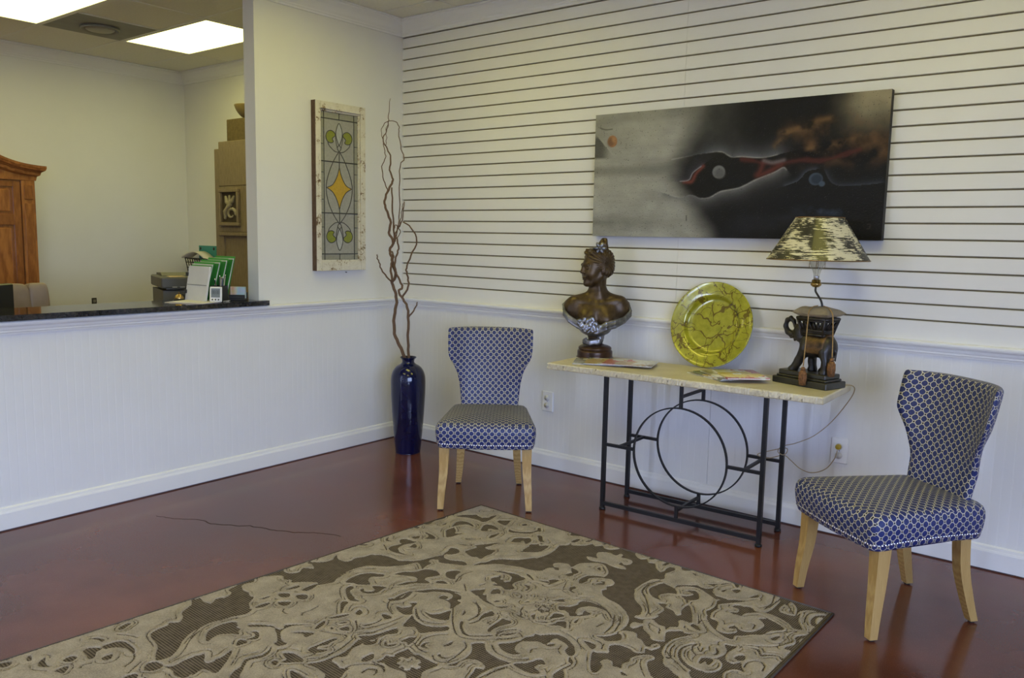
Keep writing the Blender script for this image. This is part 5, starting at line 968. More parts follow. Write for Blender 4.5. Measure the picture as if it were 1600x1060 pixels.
# ---- magazines
def cover_mat(name, cols, seed, white=.45):
    t = NT(name); v = t.coord('Object'); mp = t.n('ShaderNodeMapping'); mp.inputs['Location'].default_value = (seed, seed * .7, 0); t.l(v, mp.inputs[0])
    f = t.voronoi(t.mix(.2, mp.outputs[0], t.noise(mp.outputs[0], 12, 3, .5, 0, True)), 9, 'F1', 'Color'); sp = t.n('ShaderNodeSeparateColor'); t.l(f, sp.inputs[0])
    st = [(0.0, (.72, .71, .66))] + [(white + (1 - white) * i / len(cols), c) for i, c in enumerate(cols)]
    nz = t.noise(mp.outputs[0], 60, 4); c = t.ramp(sp.outputs[0], st, 'CONSTANT'); c = t.mix(.25, c, t.ramp(nz, [(.3, (.2, .18, .15)), (.7, (.8, .78, .72))]))
    t.set(Base_Color=c, Roughness=.25); return t.m
M_PAGES = plain('page_edges', (.70, .69, .66), .8, var=.12, scale=200)
def magazine(cx, cy, z, rz, cm, label, th=.006, w=.21, d=.272):
    r = empty('magazine', (cx, cy, z), math.radians(rz), label, 'magazine', 'magazines on the console table')
    MB().box(-w / 2, w / 2, -d / 2, d / 2, 0.0012, th - .0012).build('pages', M_PAGES, r)
    c = MB(); n = 10
    V = []; F = []
    for i in range(n + 1):
        x = -w / 2 - .001 + (w + .002) * i / n; zz = th + .0025 * math.sin(PI * min(1, i / n * 1.2)) * .5
        V += [(x, -d / 2 - .001, zz), (x, d / 2 + .001, zz), (x, -d / 2 - .001, zz - .0011), (x, d / 2 + .001, zz - .0011)]
    for i in range(n): F += [(4 * i, 4 * i + 4, 4 * i + 5, 4 * i + 1), (4 * i + 2, 4 * i + 3, 4 * i + 7, 4 * i + 6), (4 * i, 4 * i + 2, 4 * i + 6, 4 * i + 4), (4 * i + 1, 4 * i + 5, 4 * i + 7, 4 * i + 3)]
    c.add(V, F, True); c.box(-w / 2 - .002, -w / 2 - .0003, -d / 2 - .001, d / 2 + .001, 0, th + .0004); c.box(-w / 2 - .001, w / 2 + .001, -d / 2 - .001, d / 2 + .001, 0, .001)
    c.build('cover', cm, r); return r
cA = cover_mat('cover_family', [(.62, .16, .14), (.55, .38, .22), (.70, .66, .60), (.30, .25, .22)], 1.0, .5); cB = cover_mat('cover_food', [(.45, .12, .08), (.60, .42, .12), (.16, .22, .10)], 3.3, .3)
cC = cover_mat('cover_flowers', [(.42, .06, .07), (.66, .52, .12), (.55, .10, .10), (.66, .64, .58)], 5.1, .35); cD = cover_mat('cover_grey', [(.35, .33, .30), (.52, .50, .45), (.18, .17, .15)], 7.7, .4)
zt = TTOP + .0008
magazine(1.975, -.385, zt, -62, cD, 'pale magazine lying half under the other left ones at the table front', .005)
magazine(2.045, -.372, zt + .0062, -66, cB, 'magazine with red and amber pictures sticking out between bust and plate', .005)
magazine(2.160, -.352, zt + .0124, -72, cA, 'wide magazine on top of the left pile before the green plate', .005)
magazine(2.675, -.325, zt, 62, cD, 'lowest magazine of the fanned right pile by the green plate', .005)
magazine(2.705, -.330, zt + .0062, 55, cB, 'second magazine from the bottom of the fanned right pile', .005)
magazine(2.735, -.335, zt + .0124, 48, cD, 'third magazine of the fanned right pile, under the flowered one', .005)
magazine(2.790, -.335, zt + .0186, 40, cC, 'top magazine of the right pile with red and yellow flowers beside the elephant', .007)

# ---- bronze bust (local x = photo right, y = away from the room, z up)
def bust():
    G, lo, h = sd_grid((-.235, -.135, .055), (.235, .135, .735), .0033)
    # head frame: forward f points left and toward the viewer
    th = math.radians(205); fx, fy = math.cos(th), math.sin(th); lx, ly = -fy, fx      # forward, lateral
    HC = np.array([-.004, .002, 0.0])
    def hp(f, l, z): return (HC[0] + f * fx + l * lx, HC[1] + f * fy + l * ly, z)
    R = [[fx, lx, 0], [fy, ly, 0], [0, 0, 1]]
    def he(f, l, z, rf, rl, rz): return sd_ell(G, hp(f, l, z), (rf, rl, rz), R)
    # face and skull
    F = he(-.008, 0, .572, .092, .070, .088)
    F = smin(F, he(.040, 0, .520, .052, .052, .078), .03)
    F = smin(F, he(.066, 0, .452, .022, .020, .018), .022)                      # chin
    for s in (-1, 1):
        F = smin(F, he(.050, s * .030, .512, .030, .022, .026), .02)            # cheeks
        F = smin(F, sd_cap(G, hp(.052, s * .026, .458), hp(-.005, s * .052, .500), .010, .014), .028)   # jaw line
    F = smin(F, sd_cap(G, hp(.082, -.034, .566), hp(.082, .034, .566), .009), .012)       # brow
    F = smin(F, sd_cap(G, hp(.090, 0, .562), hp(.104, 0, .524), .0075, .0105), .009)       # nose
    for s in (-1, 1): F = smin(F, he(.094, s * .009, .520, .009, .007, .006), .006)
    for s in (-1, 1):
        F = smax(F, -he(.097, s * .029, .547, .014, .016, .010), .008)
        F = smin(F, he(.078, s * .029, .546, .0115, .0125, .0085), .003)
        F = smin(F, sd_cap(G, hp(.090, s * .017, .5535), hp(.079, s * .044, .552), .0032), .003)
    F = smin(F, he(.088, 0, .491, .010, .019, .0055), .005); F = smin(F, he(.086, 0, .480, .010, .016, .006), .004)
    F = smax(F, -sd_cap(G, hp(.099, -.018, .4855), hp(.099, .018, .4855), .0022), .003)
    # neck
    F = smin(F, sd_cap(G, hp(-.020, 0, .500), (.006, .014, .345), .044, .052), .03)
    for s in (-1, 1): F = smin(F, sd_cap(G, hp(.010, s * .040, .470), (s * .022, -.028, .352), .010, .011), .02)
    # shoulders and chest
    T = sd_ell(G, (.0, .016, .292), (.165, .072, .078))
    T = smin(T, sd_ell(G, (-.142, .012, .296), (.058, .056, .070)), .045)
    T = smin(T, sd_ell(G, (.150, .012, .300), (.060, .056, .072)), .045)
    T = smin(T, sd_ell(G, (0, -.022, .262), (.120, .062, .080)), .04)
    T = smin(T, sd_cap(G, (-.125, -.004, .345), (0.004, .01, .385), .026, .040), .045); T = smin(T, sd_cap(G, (.135, -.004, .348), (0.01, .01, .385), .026, .040), .045)
    for s in (-1, 1):
        T = smin(T, sd_cap(G, (s * .016, -.050, .335), (s * .120, -.026, .352), .008, .007), .02)   # collar bones
        T = smin(T, sd_ell(G, (s * .058 - .004, -.060, .236), (.050, .042, .048)), .03)
    T = smin(T, sd_ell(G, (-.005, 0, .205), (.088, .058, .055)), .04)
    T = smin(T, sd_cap(G, (0, 0, .18), (.0, 0, .085), .052, .040), .04)
    F = smin(F, T, .03)
    # hair
    Hh = he(-.018, 0, .598, .094, .083, .080)
    Hh = smin(Hh, he(-.055, 0, .545, .058, .064, .060), .03)
    for s in (-1, 1):
        for a in np.linspace(0, 1, 5):
            Hh = smin(Hh, he(.044 - .070 * a, s * (.034 + .036 * a), .640 - .112 * a, .024, .019, .024), .012)
    Hh = smin(Hh, he(-.040, 0, .690, .030, .032, .030), .012)
    Hh = smin(Hh, he(-.046, .004, .712, .018, .020, .020), .01)
    X = (G[0] - HC[0]) * fx + (G[1] - HC[1]) * fy; Lt = (G[0] - HC[0]) * lx + (G[1] - HC[1]) * ly
    ang = np.arctan2(G[2] - .585, X + .02); Hh = Hh + .0022 * np.sin(ang * 26 + Lt * 90) + .0012 * np.sin(ang * 47 - Lt * 150)
    # keep the face open
    Hh = smax(Hh, -he(.108, 0, .545, .060, .066, .086), .010)
    body = smin(F, Hh, .004)
    for s in (-1, 1): body = smin(body, he(-.004, s * .071, .530, .012, .007, .022), .006)
    return surface_nets(body, lo, h, 'bronze_figure')
def drapery():
    G, lo, h = sd_grid((-.235, -.135, .070), (.235, .125, .380), .0033)
    F = None
    def add(d, k=.006):
        nonlocal F
        F = d if F is None else smin(F, d, k)
    # folds sweeping from shoulder to shoulder
    for i, (dz, dy, r) in enumerate(((0, 0, .0075), (-.013, -.004, .0085), (-.027, -.003, .0085))):
        L = [(-.198, -.030, .290 + dz), (-.168, -.060, .254 + dz * 1.1), (-.118, -.084, .228 + dz * 1.3), (-.060, -.104, .204 + dz * 1.5), (-.006, -.100, .186 + dz)]
        add(sd_chain(G, [(x, y + dy, z) for x, y, z in L], [r] * 5, .004))
        Rr = [(.000, -.100, .186 + dz), (.052, -.110, .222 + dz * 1.4), (.108, -.090, .234 + dz * 1.3), (.165, -.062, .252 + dz), (.207, -.026, .290 + dz)]
        add(sd_chain(G, [(x, y + dy, z) for x, y, z in Rr], [r, r * 1.2, r * 1.2, r, r], .004))
    add(sd_chain(G, [(.207, -.022, .292), (.196, .012, .335), (.150, .030, .372), (.095, .045, .384)], [.010, .009, .008, .006], .004))
    add(sd_chain(G, [(-.198, -.025, .292), (-.200, .015, .320), (-.165, .040, .355)], [.009, .008, .006], .004))
    # flowers at the breast
    rs = random.Random(3)
    for cx, cz in ((-.105, .226), (-.072, .236), (-.036, .238), (-.088, .200), (-.052, .205), (-.018, .212), (-.062, .176), (-.026, .182), (.006, .196)):
        cy = -.108 + .25 * (abs(cx + .05)) ** 1.2
        for k in range(6):
            a = k * PI / 3 + rs.random(); add(sd_ell(G, (cx + .013 * math.cos(a), cy - .006, cz + .013 * math.sin(a)), (.010, .008, .010)), .003)
        add(sd_ell(G, (cx, cy - .012, cz), (.006, .007, .006)), .002)
    # bodice below and the swirl down the stem
    add(smax(sd_ell(G, (-.004, -.018, .182), (.100, .086, .052)), G[2] - (.200 + .45 * np.abs(G[0])), .008), .010)
    for ph, r in ((0, .013), (.6, .011), (1.2, .010)):
        P = [(.045 * math.cos(2.2 - 3.6 * t + ph * .5) * (1 - .15 * t) - .004, -.046 * abs(math.sin(2.2 - 3.6 * t + ph)) - .012, .192 - .100 * t - .008 * ph) for t in np.linspace(0, 1, 8)]
        add(sd_chain(G, P, [r] * 8, .004))
    for dz in (0, .014):
        add(sd_chain(G, [(.040, -.035, .125 + dz), (.015, -.058, .098 + dz), (-.035, -.056, .088 + dz), (-.070, -.030, .092 + dz), (-.060, -.050, .108 + dz)], [.012, .013, .013, .010, .006], .005))
    return surface_nets(F, lo, h, 'silver_drapery')
def bronze(name, a, b, metal, rough):
    t = NT(name); v = t.coord('Object'); g = t.n('ShaderNodeNewGeometry'); nz = t.noise(v, 18, 6, .65)
    t.set(Base_Color=t.ramp(nz, [(.36, a), (.64, b)]), Roughness=rough, Metallic=metal); t.bump(t.noise(v, 140, 3), .08, .002); return t.m
M_BRONZE = bronze('brown_bronze', (.045, .027, .012), (.100, .063, .027), .5, .38)
M_SILVER = bronze('dark_silver', (.10, .10, .105), (.30, .30, .31), .75, .34)
BX, BY = 1.838, -.212
bt = empty('bronze_bust', (BX, BY, TTOP), math.radians(38.3), 'brown bronze bust of a woman with silver drapery on the console table', 'bust')
link('bronze_figure', bust(), M_BRONZE, bt)
bt.scale = (.955, .955, .955)
tag(link('silver_drapery', drapery(), M_SILVER, bt), 'silver draped bodice with flowers')
bp = MB(); bp.lathe(catmull([(0, .0), (.106, .0), (.108, .008), (.108, .036), (.104, .044), (.098, .047), (.101, .052), (.101, .060), (.094, .068), (.080, .074), (.060, .078), (.046, .086), (.040, .094), (0, .094)], 3), 56)
tag(bp.build('plinth', bronze('dark_plinth', (.035, .017, .010), (.075, .036, .018), .4, .3), bt), 'round stepped brown plinth')
fl_ = MB(); th_ = math.radians(205)
fc = Vector((-.004 + .012 * math.cos(th_) + .020, -.052, .668))
for k in range(6):
    a = k * PI / 3; c = fc + Vector((.022 * math.cos(a), -.004, .020 * math.sin(a)))
    Mx = Matrix.Translation(c) @ Matrix.Rotation(-a, 4, 'Y') @ Matrix.Diagonal((.020, .008, .011, 1))
    fl_.lathe([(math.sin(t), -math.cos(t)) for t in np.linspace(0.01, PI - .01, 9)], 10, M=Mx)
fl_.lathe([(math.sin(t) * .009, -math.cos(t) * .009) for t in np.linspace(0.01, PI - .01, 8)], 10, c=tuple(fc + Vector((0, -.010, 0))))
for dx, dz in ((-.03, -.012), (.040, -.020), (.055, -.030)): fl_.lathe([(math.sin(t) * .012, -math.cos(t) * .009) for t in np.linspace(0.01, PI - .01, 8)], 10, c=(fc.x + dx, fc.y + .012 + abs(dx) * .2, fc.z + dz))
tag(fl_.build('hair_flower', M_SILVER, bt), 'silver flower in the hair')

# ---- elephant lamp (local x along the plinth, elephant faces -x)
LAMP = empty('elephant_lamp', (3.103, -.250, TTOP), math.radians(-16), 'table lamp with a trumpeting elephant base and distressed black and cream shade', 'lamp')
LAMP.scale = (.955, .955, .955)
M_EBONY = bronze('ebony_resin', (.010, .009, .008), (.040, .032, .022), .15, .38)
M_GOLD = bronze('worn_gold', (.10, .055, .020), (.30, .17, .06), .5, .42)
pb = MB(); pb.box(-.160, .158, -.085, .085, 0, .034, .004); pb.box(-.146, .144, -.070, .070, .034, .046, .004); pb.box(-.138, .136, -.064, .064, .046, .070, .004)
tag(pb.build('plinth', plain('dark_green_plinth', (.022, .020, .012), .4, var=.3, scale=20, coat=.2), LAMP), 'stepped black plinth')
def elephant():
    G, lo, h = sd_grid((-.255, -.085, .060), (.185, .085, .330), .0028)
    B = sd_ell(G, (.040, 0, .190), (.100, .056, .052)); B = smin(B, sd_ell(G, (.105, 0, .182), (.048, .050, .054)), .03); B = smin(B, sd_ell(G, (-.030, 0, .192), (.050, .050, .052)), .03)
    cloth = B.copy()
    F = smin(B, sd_cap(G, (-.05, 0, .205), (-.105, 0, .238), .042, .036), .03)
    F = smin(F, sd_ell(G, (-.115, 0, .246), (.038, .034, .040)), .02)
    F = smin(F, sd_chain(G, [(-.140, 0, .236), (-.176, 0, .228), (-.210, 0, .240), (-.228, 0, .264), (-.218, 0, .290), (-.190, 0, .301), (-.164, 0, .290), (-.154, 0, .268)], [.021, .0165, .015, .0135, .0125, .012, .011, .010], .006), .012)
    F = smin(F, sd_cap(G, (-.135, 0, .222), (-.150, 0, .206), .012, .008), .01)
    for s in (-1, 1):
        F = smin(F, sd_ell(G, (-.088, s * .040, .238), (.028, .009, .036)), .008)
        F = smin(F, sd_cap(G, (-.142, s * .018, .222), (-.166, s * .022, .214), .006, .003), .004)
    legs = [((-.040, -.030, .175), (-.085, -.032, .115), (-.118, -.034, .074)), ((-.030, .030, .175), (-.038, .032, .115), (-.030, .034, .074)),
            ((.105, -.030, .165), (.122, -.034, .115), (.116, -.036, .074)), ((.075, .030, .165), (.062, .032, .115), (.050, .034, .074))]
    for L in legs:
        F = smin(F, sd_chain(G, L, [.033, .0225, .024], .012), .018)
        F = smin(F, sd_ell(G, (L[2][0] - .006, L[2][1], .076), (.030, .026, .014)), .008)
    F = smin(F, sd_chain(G, [(.145, 0, .205), (.160, 0, .170), (.156, 0, .135)], [.007, .0055, .005], .004), .008)
    F = smax(F, .068 - G[2], .002)
    c = smax(cloth - .0055, np.abs(G[0] - .045) - .066, .004); c = smax(c, .158 - G[2], .004)
    return surface_nets(F, lo, h, 'elephant'), surface_nets(c, lo, h, 'saddle_cloth')
el, sc_ = elephant()
for _m in (el, sc_):
    for _v in _m.vertices: _v.co.x = _v.co.x * .78 + .022; _v.co.z = .07 + (_v.co.z - .07) * 1.13
tag(link('elephant', el, M_EBONY, LAMP), 'dark carved elephant with its trunk curled up'); tag(link('saddle_cloth', sc_, bronze('saddle_gold', (.025, .016, .010), (.20, .11, .042), .45, .45), LAMP), 'worn gold saddle cloth')
HX = .034
hw = MB(); z0, z1 = .262, .346; b0 = (.058, .044); b1 = (.080, .062)
def hp_(u, v, t): return (HX + (b0[0] + (b1[0] - b0[0]) * t) * u, (b0[1] + (b1[1] - b0[1]) * t) * v, z0 + (z1 - z0) * t)
for u in (-1, 1):
    for v in (-1, 1): hw.tube([hp_(u, v, -.08), hp_(u, v, 1)], .0065, 6)
for tt, r in ((0.02, .007), (.30, .005), (1.0, .008), (.86, .005)):
    for a, b in (((-1, -1), (1, -1)), ((1, -1), (1, 1)), ((1, 1), (-1, 1)), ((-1, 1), (-1, -1))): hw.tube([hp_(*a, tt), hp_(*b, tt)], r, 6)
for k in range(6):
    u0, u1 = -1 + 2 * k / 6, -1 + 2 * (k + 1) / 6
    for v in (-1, 1):
        hw.tube([hp_(u0, v, .30), hp_((u0 + u1) / 2, v, .86), hp_(u1, v, .30)], .0042, 5)
        hw.tube([hp_((u0 + u1) / 2, v, .30), hp_((u0 + u1) / 2, v, .86)], .0034, 5)
for k in range(4):
    v0, v1 = -1 + 2 * k / 4, -1 + 2 * (k + 1) / 4
    for u in (-1, 1):
        hw.tube([hp_(u, v0, .30), hp_(u, (v0 + v1) / 2, .86), hp_(u, v1, .30)], .0042, 5); hw.tube([hp_(u, (v0 + v1) / 2, .30), hp_(u, (v0 + v1) / 2, .86)], .0034, 5)
n8 = [hp_(u, v, t) for t in (-.06, .30) for u, v in ((-1, -1), (1, -1), (1, 1), (-1, 1))]
hw.add(n8, [(3, 2, 1, 0), (4, 5, 6, 7), (0, 1, 5, 4), (1, 2, 6, 5), (2, 3, 7, 6), (3, 0, 4, 7)])
tag(hw.build('howdah', M_EBONY, LAMP), 'dark openwork howdah basket')
# pillow
V = []; F = []; nu, nv = 25, 17
for side in (1, -1):
    for i in range(nu):
        for j in range(nv):
            u, v = -1 + 2 * i / (nu - 1), -1 + 2 * j / (nv - 1)
            pin = 1 - .10 * (1 - abs(u) ** 2) * abs(v) ** 4 ; pin2 = 1 - .12 * (1 - abs(v) ** 2) * abs(u) ** 4
            hh = .034 * max(0, (1 - u ** 4) * (1 - v ** 4)) ** .6 * (1 + .10 * math.sin(5 * u + 3 * v))
            V.append((HX + .104 * u * pin2, .082 * v * pin, .370 + side * hh * (1 if side > 0 else .6) + .006 * (u * u + v * v) * .3))
    o = 0 if side == 1 else nu * nv
    for i in range(nu - 1):
        for j in range(nv - 1):
            q = (o + i * nv + j, o + (i + 1) * nv + j, o + (i + 1) * nv + j + 1, o + i * nv + j + 1); F.append(q if side == 1 else q[::-1])
pw = MB(); pw.add(V, F, True)
tag(pw.build('cushion', plain('tan_cushion', (.26, .21, .13), .6, var=.3, scale=14, bump=.2), LAMP, fix=False), 'tan cushion on the howdah')
SX = .008
rodp = catmull([(.050, 0, .385), (.051, 0, .410), (.043, 0, .435), (.024, 0, .460), (SX, 0, .482), (SX, 0, .505)], 6)
MB().tube([tuple(p) for p in rodp], .0052, 10).build('rod', M_EBONY, LAMP)
M_BRASS = plain('lamp_brass', (.42, .28, .09), .25, .9, var=.08)
sk = MB(); sk.lathe([(0, .500), (.014, .502), (.026, .512), (.027, .522), (.022, .526), (.0215, .536), (.019, .540), (.0, .540)], 24, (SX, 0, 0)); sk.tube([(SX + .02, -.012, .520), (SX + .034, -.018, .520)], .0035, 8)
so_ = sk.build('socket', M_BRASS, LAMP)
def bulb_mat():
    t = NT('clear_bulb_glass'); tr = t.n('ShaderNodeBsdfTransparent'); tr.inputs[0].default_value = (.93, .93, .90, 1); g = t.n('ShaderNodeBsdfGlossy'); g.inputs['Roughness'].default_value = .03
    lw = t.n('ShaderNodeLayerWeight'); lw.inputs[0].default_value = .35; mx = t.n('ShaderNodeMixShader'); t.l(t.math('ADD', t.math('MULTIPLY', lw.outputs['Facing'], .5), .05), mx.inputs[0])
    t.l(tr.outputs[0], mx.inputs[1]); t.l(g.outputs[0], mx.inputs[2]); t.l(mx.outputs[0], t.out.inputs[0]); return t.m
bb_ = MB(); bb_.lathe(catmull([(.014, .556), (.016, .568), (.023, .590), (.034, .614), (.040, .638), (.037, .660), (.024, .678), (.009, .685), (0.0005, .686)], 4), 28, (SX, 0, 0), cap=False)
blb = bb_.build('bulb', bulb_mat(), LAMP)
MB().lathe([(0, .538), (.0135, .538), (.0145, .556), (.014, .560), (0, .560)], 16, (SX, 0, 0)).build('screw_cap', plain('bulb_cap', (.6, .6, .6), .3, .9), blb)
MB().tube([(SX - .006, 0, .560), (SX - .009, 0, .615), (SX, 0, .621), (SX + .009, 0, .615), (SX + .006, 0, .560)], .0007, 5).build('filament', M_NAIL, blb)
def shade_mat():
    t = NT('distressed_shade'); c = t.n('ShaderNodeTexCoord'); sp = t.n('ShaderNodeSeparateXYZ'); t.l(c.outputs['UV'], sp.inputs[0])
    cb_ = t.n('ShaderNodeCombineXYZ'); t.l(t.math('MULTIPLY', sp.outputs[0], 20), cb_.inputs[0]); t.l(t.math('MULTIPLY', sp.outputs[1], 30), cb_.inputs[1])
    n1 = t.noise(cb_.outputs[0], 1.0, 8, .68, .3); cd_ = t.n('ShaderNodeCombineXYZ'); t.l(t.math('MULTIPLY', sp.outputs[0], 9), cd_.inputs[0]); t.l(t.math('MULTIPLY', sp.outputs[1], 2.2), cd_.inputs[1]); n2 = t.noise(cd_.outputs[0], 1.0, 2)
    f = t.math('ADD', n1, t.math('MULTIPLY', t.math('SUBTRACT', n2, .5), .75))
    col = t.ramp(f, [(.512, (.018, .017, .013)), (.518, (.60, .56, .40))], 'LINEAR')
    t.set(Base_Color=col, Roughness=.42, Coat_Weight=.15); t.bump(f, .3, .002); return t.m
V = []; F = []; n = 72
for r, z in ((.246, .640), (.117, .850), (.1155, .850), (.2445, .640)):
    for k in range(n): V.append((SX + r * math.cos(2 * PI * k / n), r * math.sin(2 * PI * k / n), z))
for i in range(4):
    for k in range(n): F.append((i * n + k, i * n + (k + 1) % n, ((i + 1) % 4) * n + (k + 1) % n, ((i + 1) % 4) * n + k))
sh = MB(); sh.add(V, F, True); sme = sh.mesh('shade')
uvl = sme.uv_layers.new(name='UVMap')
for p in sme.polygons:
    ks = [sme.loops[li].vertex_index % n for li in p.loop_indices]
    for li, k in zip(p.loop_indices, ks):
        kk = k + n if (k == 0 and max(ks) == n - 1) else k
        uvl.data[li].uv = (kk / n, (sme.vertices[sme.loops[li].vertex_index].co.z - .64) / .21)
for e in sme.edges: e.use_edge_sharp = True if abs(sme.vertices[e.vertices[0]].co.z - sme.vertices[e.vertices[1]].co.z) < 1e-4 else False
sho = link('shade', sme, shade_mat(), LAMP)
rim = MB()
for r, z in ((.246, .640), (.117, .850)):
    rim.tube([(SX + r * math.cos(2 * PI * k / 48), r * math.sin(2 * PI * k / 48), z) for k in range(49)], .0028, 6, cap=False)
rim.build('rim', M_GOLD, sho)
cl = MB()
for k in range(3):
    a = k * 2 * PI / 3 + .4; cl.tube([(SX + .116 * math.cos(a), .116 * math.sin(a), .848), (SX + .03 * math.cos(a), .03 * math.sin(a), .735)], .0016, 6)
for k in range(2):
    a = k * PI / 2 + .5
    cl.tube([(SX + .037 * math.cos(a + PI * s_), .037 * math.sin(a + PI * s_), z) for s_, z in ((0, .60), (0, .68), (0, .735), (1, .735), (1, .68), (1, .60))], .0014, 6)
cl.build('bulb_clip', M_BRASS, sho)
# gold cords with tassels
M_CORD = plain('gold_cord', (.36, .22, .07), .6, var=.25, scale=120)
def tassel(pts, foot, nm):
    o = MB(); P = catmull(pts, 6); o.tube([tuple(p) for p in P], .0028, 7); c = o.build('tassel_cord', M_CORD, LAMP)
    x, y, z = foot
    t_ = MB(); t_.lathe([(0, .0), (.013, .002), (.0165, -.012), (.0175, -.035), (.014, -.066), (.009, -.074), (0, -.074)][::-1], 14, (x, y, z - .018)); t_.lathe([(math.sin(t) * .011, -math.cos(t) * .011) for t in np.linspace(.01, PI - .01, 9)], 12, (x, y, z - .008))
    for k in range(14):
        a = 2 * PI * k / 14; t_.tube([(x + .0165 * math.cos(a), y + .0165 * math.sin(a), z - .026), (x + .018 * math.cos(a), y + .018 * math.sin(a), z - .055), (x + .014 * math.cos(a), y + .014 * math.sin(a), z - .090)], .0026, 5)
    t_.build('tassel', plain('rust_tassel', (.19, .085, .028), .7, var=.5, scale=90), c)
tassel([(.03, -.005, .410), (.028, -.045, .404), (.034, -.082, .383), (.040, -.094, .350), (.036, -.096, .230), (.030, -.096, .108)], (.030, -.096, .102), 'near')
tassel([(.06, .0, .410), (.110, -.03, .402), (.140, -.045, .380), (.150, -.050, .340), (.156, -.050, .230), (.158, -.050, .165)], (.158, -.050, .160), 'far')
# power cord over the table end to the wall outlet, snagged on the rear leg
MW = (Matrix.Translation((3.103, -.250, TTOP)) @ Matrix.Rotation(math.radians(-16), 4, 'Z') @ Matrix.Scale(.955, 4)).inverted()
cord = [(3.215, -.215, .815), (3.250, -.155, .811), (3.274, -.120, .806), (3.284, -.110, .785), (3.255, -.085, .725), (3.169, -.05, .600), (3.090, -.07, .515), (3.014, -.095, .470), (2.990, -.125, .462), (2.968, -.135, .455), (2.945, -.150, .440), (2.948, -.178, .425), (2.975, -.180, .415), (2.985, -.155, .425), (2.970, -.130, .440), (2.900, -.160, .420), (2.845, -.190, .395), (2.900, -.180, .385), (2.960, -.130, .400), (2.990, -.10, .372), (3.030, -.07, .330), (3.085, -.05, .314), (3.150, -.045, .345), (3.190, -.040, .405), (3.202, -.040, .452)]
MB().tube([tuple(MW @ Vector(p)) for p in catmull(cord, 7)], .0026, 7).build('power_cord', plain('tan_cord', (.36, .28, .16), .5, var=.15, scale=40), LAMP)
MB().lathe([(0, 0), (.010, 0), (.014, .006), (.0145, .020), (.010, .026), (0, .026)], 18, M=MW @ Matrix.Translation((3.203, -.0165, .4685)) @ Matrix.Rotation(PI / 2, 4, 'X')).build('plug', plain('amber_plug', (.40, .27, .02), .4, var=.1), LAMP)

# ================================================================== OFFICE BEHIND THE COUNTER
CTZ = 1.077
# ---- armoire against the far wall (front faces +x)
M_CHERRY = wood('cherry_wood', (.20, .065, .016), (.40, .155, .040), (4, 4, 1.0), .3, .35, 6)
ay1 = -1.455; aw = 1.20; AF = -2.63
ar = empty('armoire', (AF, ay1 - aw / 2, 0), 0, 'cherry wood armoire with arched cornice and raised panel doors', 'armoire')
hw2 = aw / 2
MB().box(-.54, -.022, -hw2, hw2, .08, 1.868, .004).build('body', M_CHERRY, ar)
MB().box(-.54, 0.0, -hw2 - .02, hw2 + .02, 0, .10, .006).build('plinth', M_CHERRY, ar)
for s in (-1, 1):
    p_ = MB().box(-.022, .004, s * hw2 - (s > 0) * .10, s * hw2 + (s < 0) * .10, .10, 1.868, .003).build('pilaster', M_CHERRY, ar)
    cy = s * (hw2 - .05)
    MB().box(.004, .011, cy - .032, cy + .032, .16, 1.69, .002).build('fluted_panel', M_CHERRY, p_); MB().box(.004, .014, cy - .032, cy + .032, 1.72, 1.83, .004).build('rosette_block', M_CHERRY, p_)
    d0, d1 = (.004, hw2 - .108) if s > 0 else (-hw2 + .108, -.004)
    dr = MB(); st = .050
    dr.box(-.022, .0, d0, d0 + st, .12, 1.855, .002); dr.box(-.022, .0, d1 - st, d1, .12, 1.855, .002)
    for z0, z1 in ((.12, .20), (.82, .90), (1.52, 1.60), (1.815, 1.855)): dr.box(-.022, .0, d0 + st, d1 - st, z0, z1, .002)
    do = dr.build('door', M_CHERRY, ar)
    for z0, z1 in ((.20, .82), (.90, 1.52), (1.60, 1.815)):
        MB().box(-.022, -.013, d0 + st, d1 - st, z0, z1).build('panel', M_CHERRY, do); MB().box(-.013, -.004, d0 + st + .022, d1 - st - .022, z0 + .022, z1 - .022, .006).build('raised_field', M_CHERRY, do)
    MB().lathe([(0, 0), (.008, 0), (.006, .012), (.014, .018), (.014, .026), (0, .030)], 14, M=Matrix.Translation((0, (d0 + .04) if s > 0 else (d1 - .04), 1.0)) @ Matrix.Rotation(PI / 2, 4, 'Y')).build('knob', M_BRASS, do)
# arched cornice: mouldings following a bell curve across the front
def bell(y): return .20 * math.exp(-(y / .32) ** 2)
cn = MB(); ysn = np.linspace(-hw2 - .07, hw2 + .07, 61); prof = [(-.54, 0), (.006, 0), (.012, .030), (.030, .040), (.036, .062), (.060, .078), (.066, .095), (.066, .112), (-.54, .112)]
V = []; F = []; k = len(prof)
for y in ysn:
    for o, z in prof:
        base_z = 1.868 if z == 0 else 1.868 + bell(y); V.append((o, y * (1 - (.066 - max(o, 0)) * .9 / hw2), base_z + z))
for i in range(len(ysn) - 1):
    for j in range(k): F.append((i * k + j, i * k + (j + 1) % k, (i + 1) * k + (j + 1) % k, (i + 1) * k + j))
F += [tuple(range(k)), tuple((len(ysn) - 1) * k + j for j in range(k))[::-1]]
cn.add(V, F); cn.build('cornice', M_CHERRY, ar)

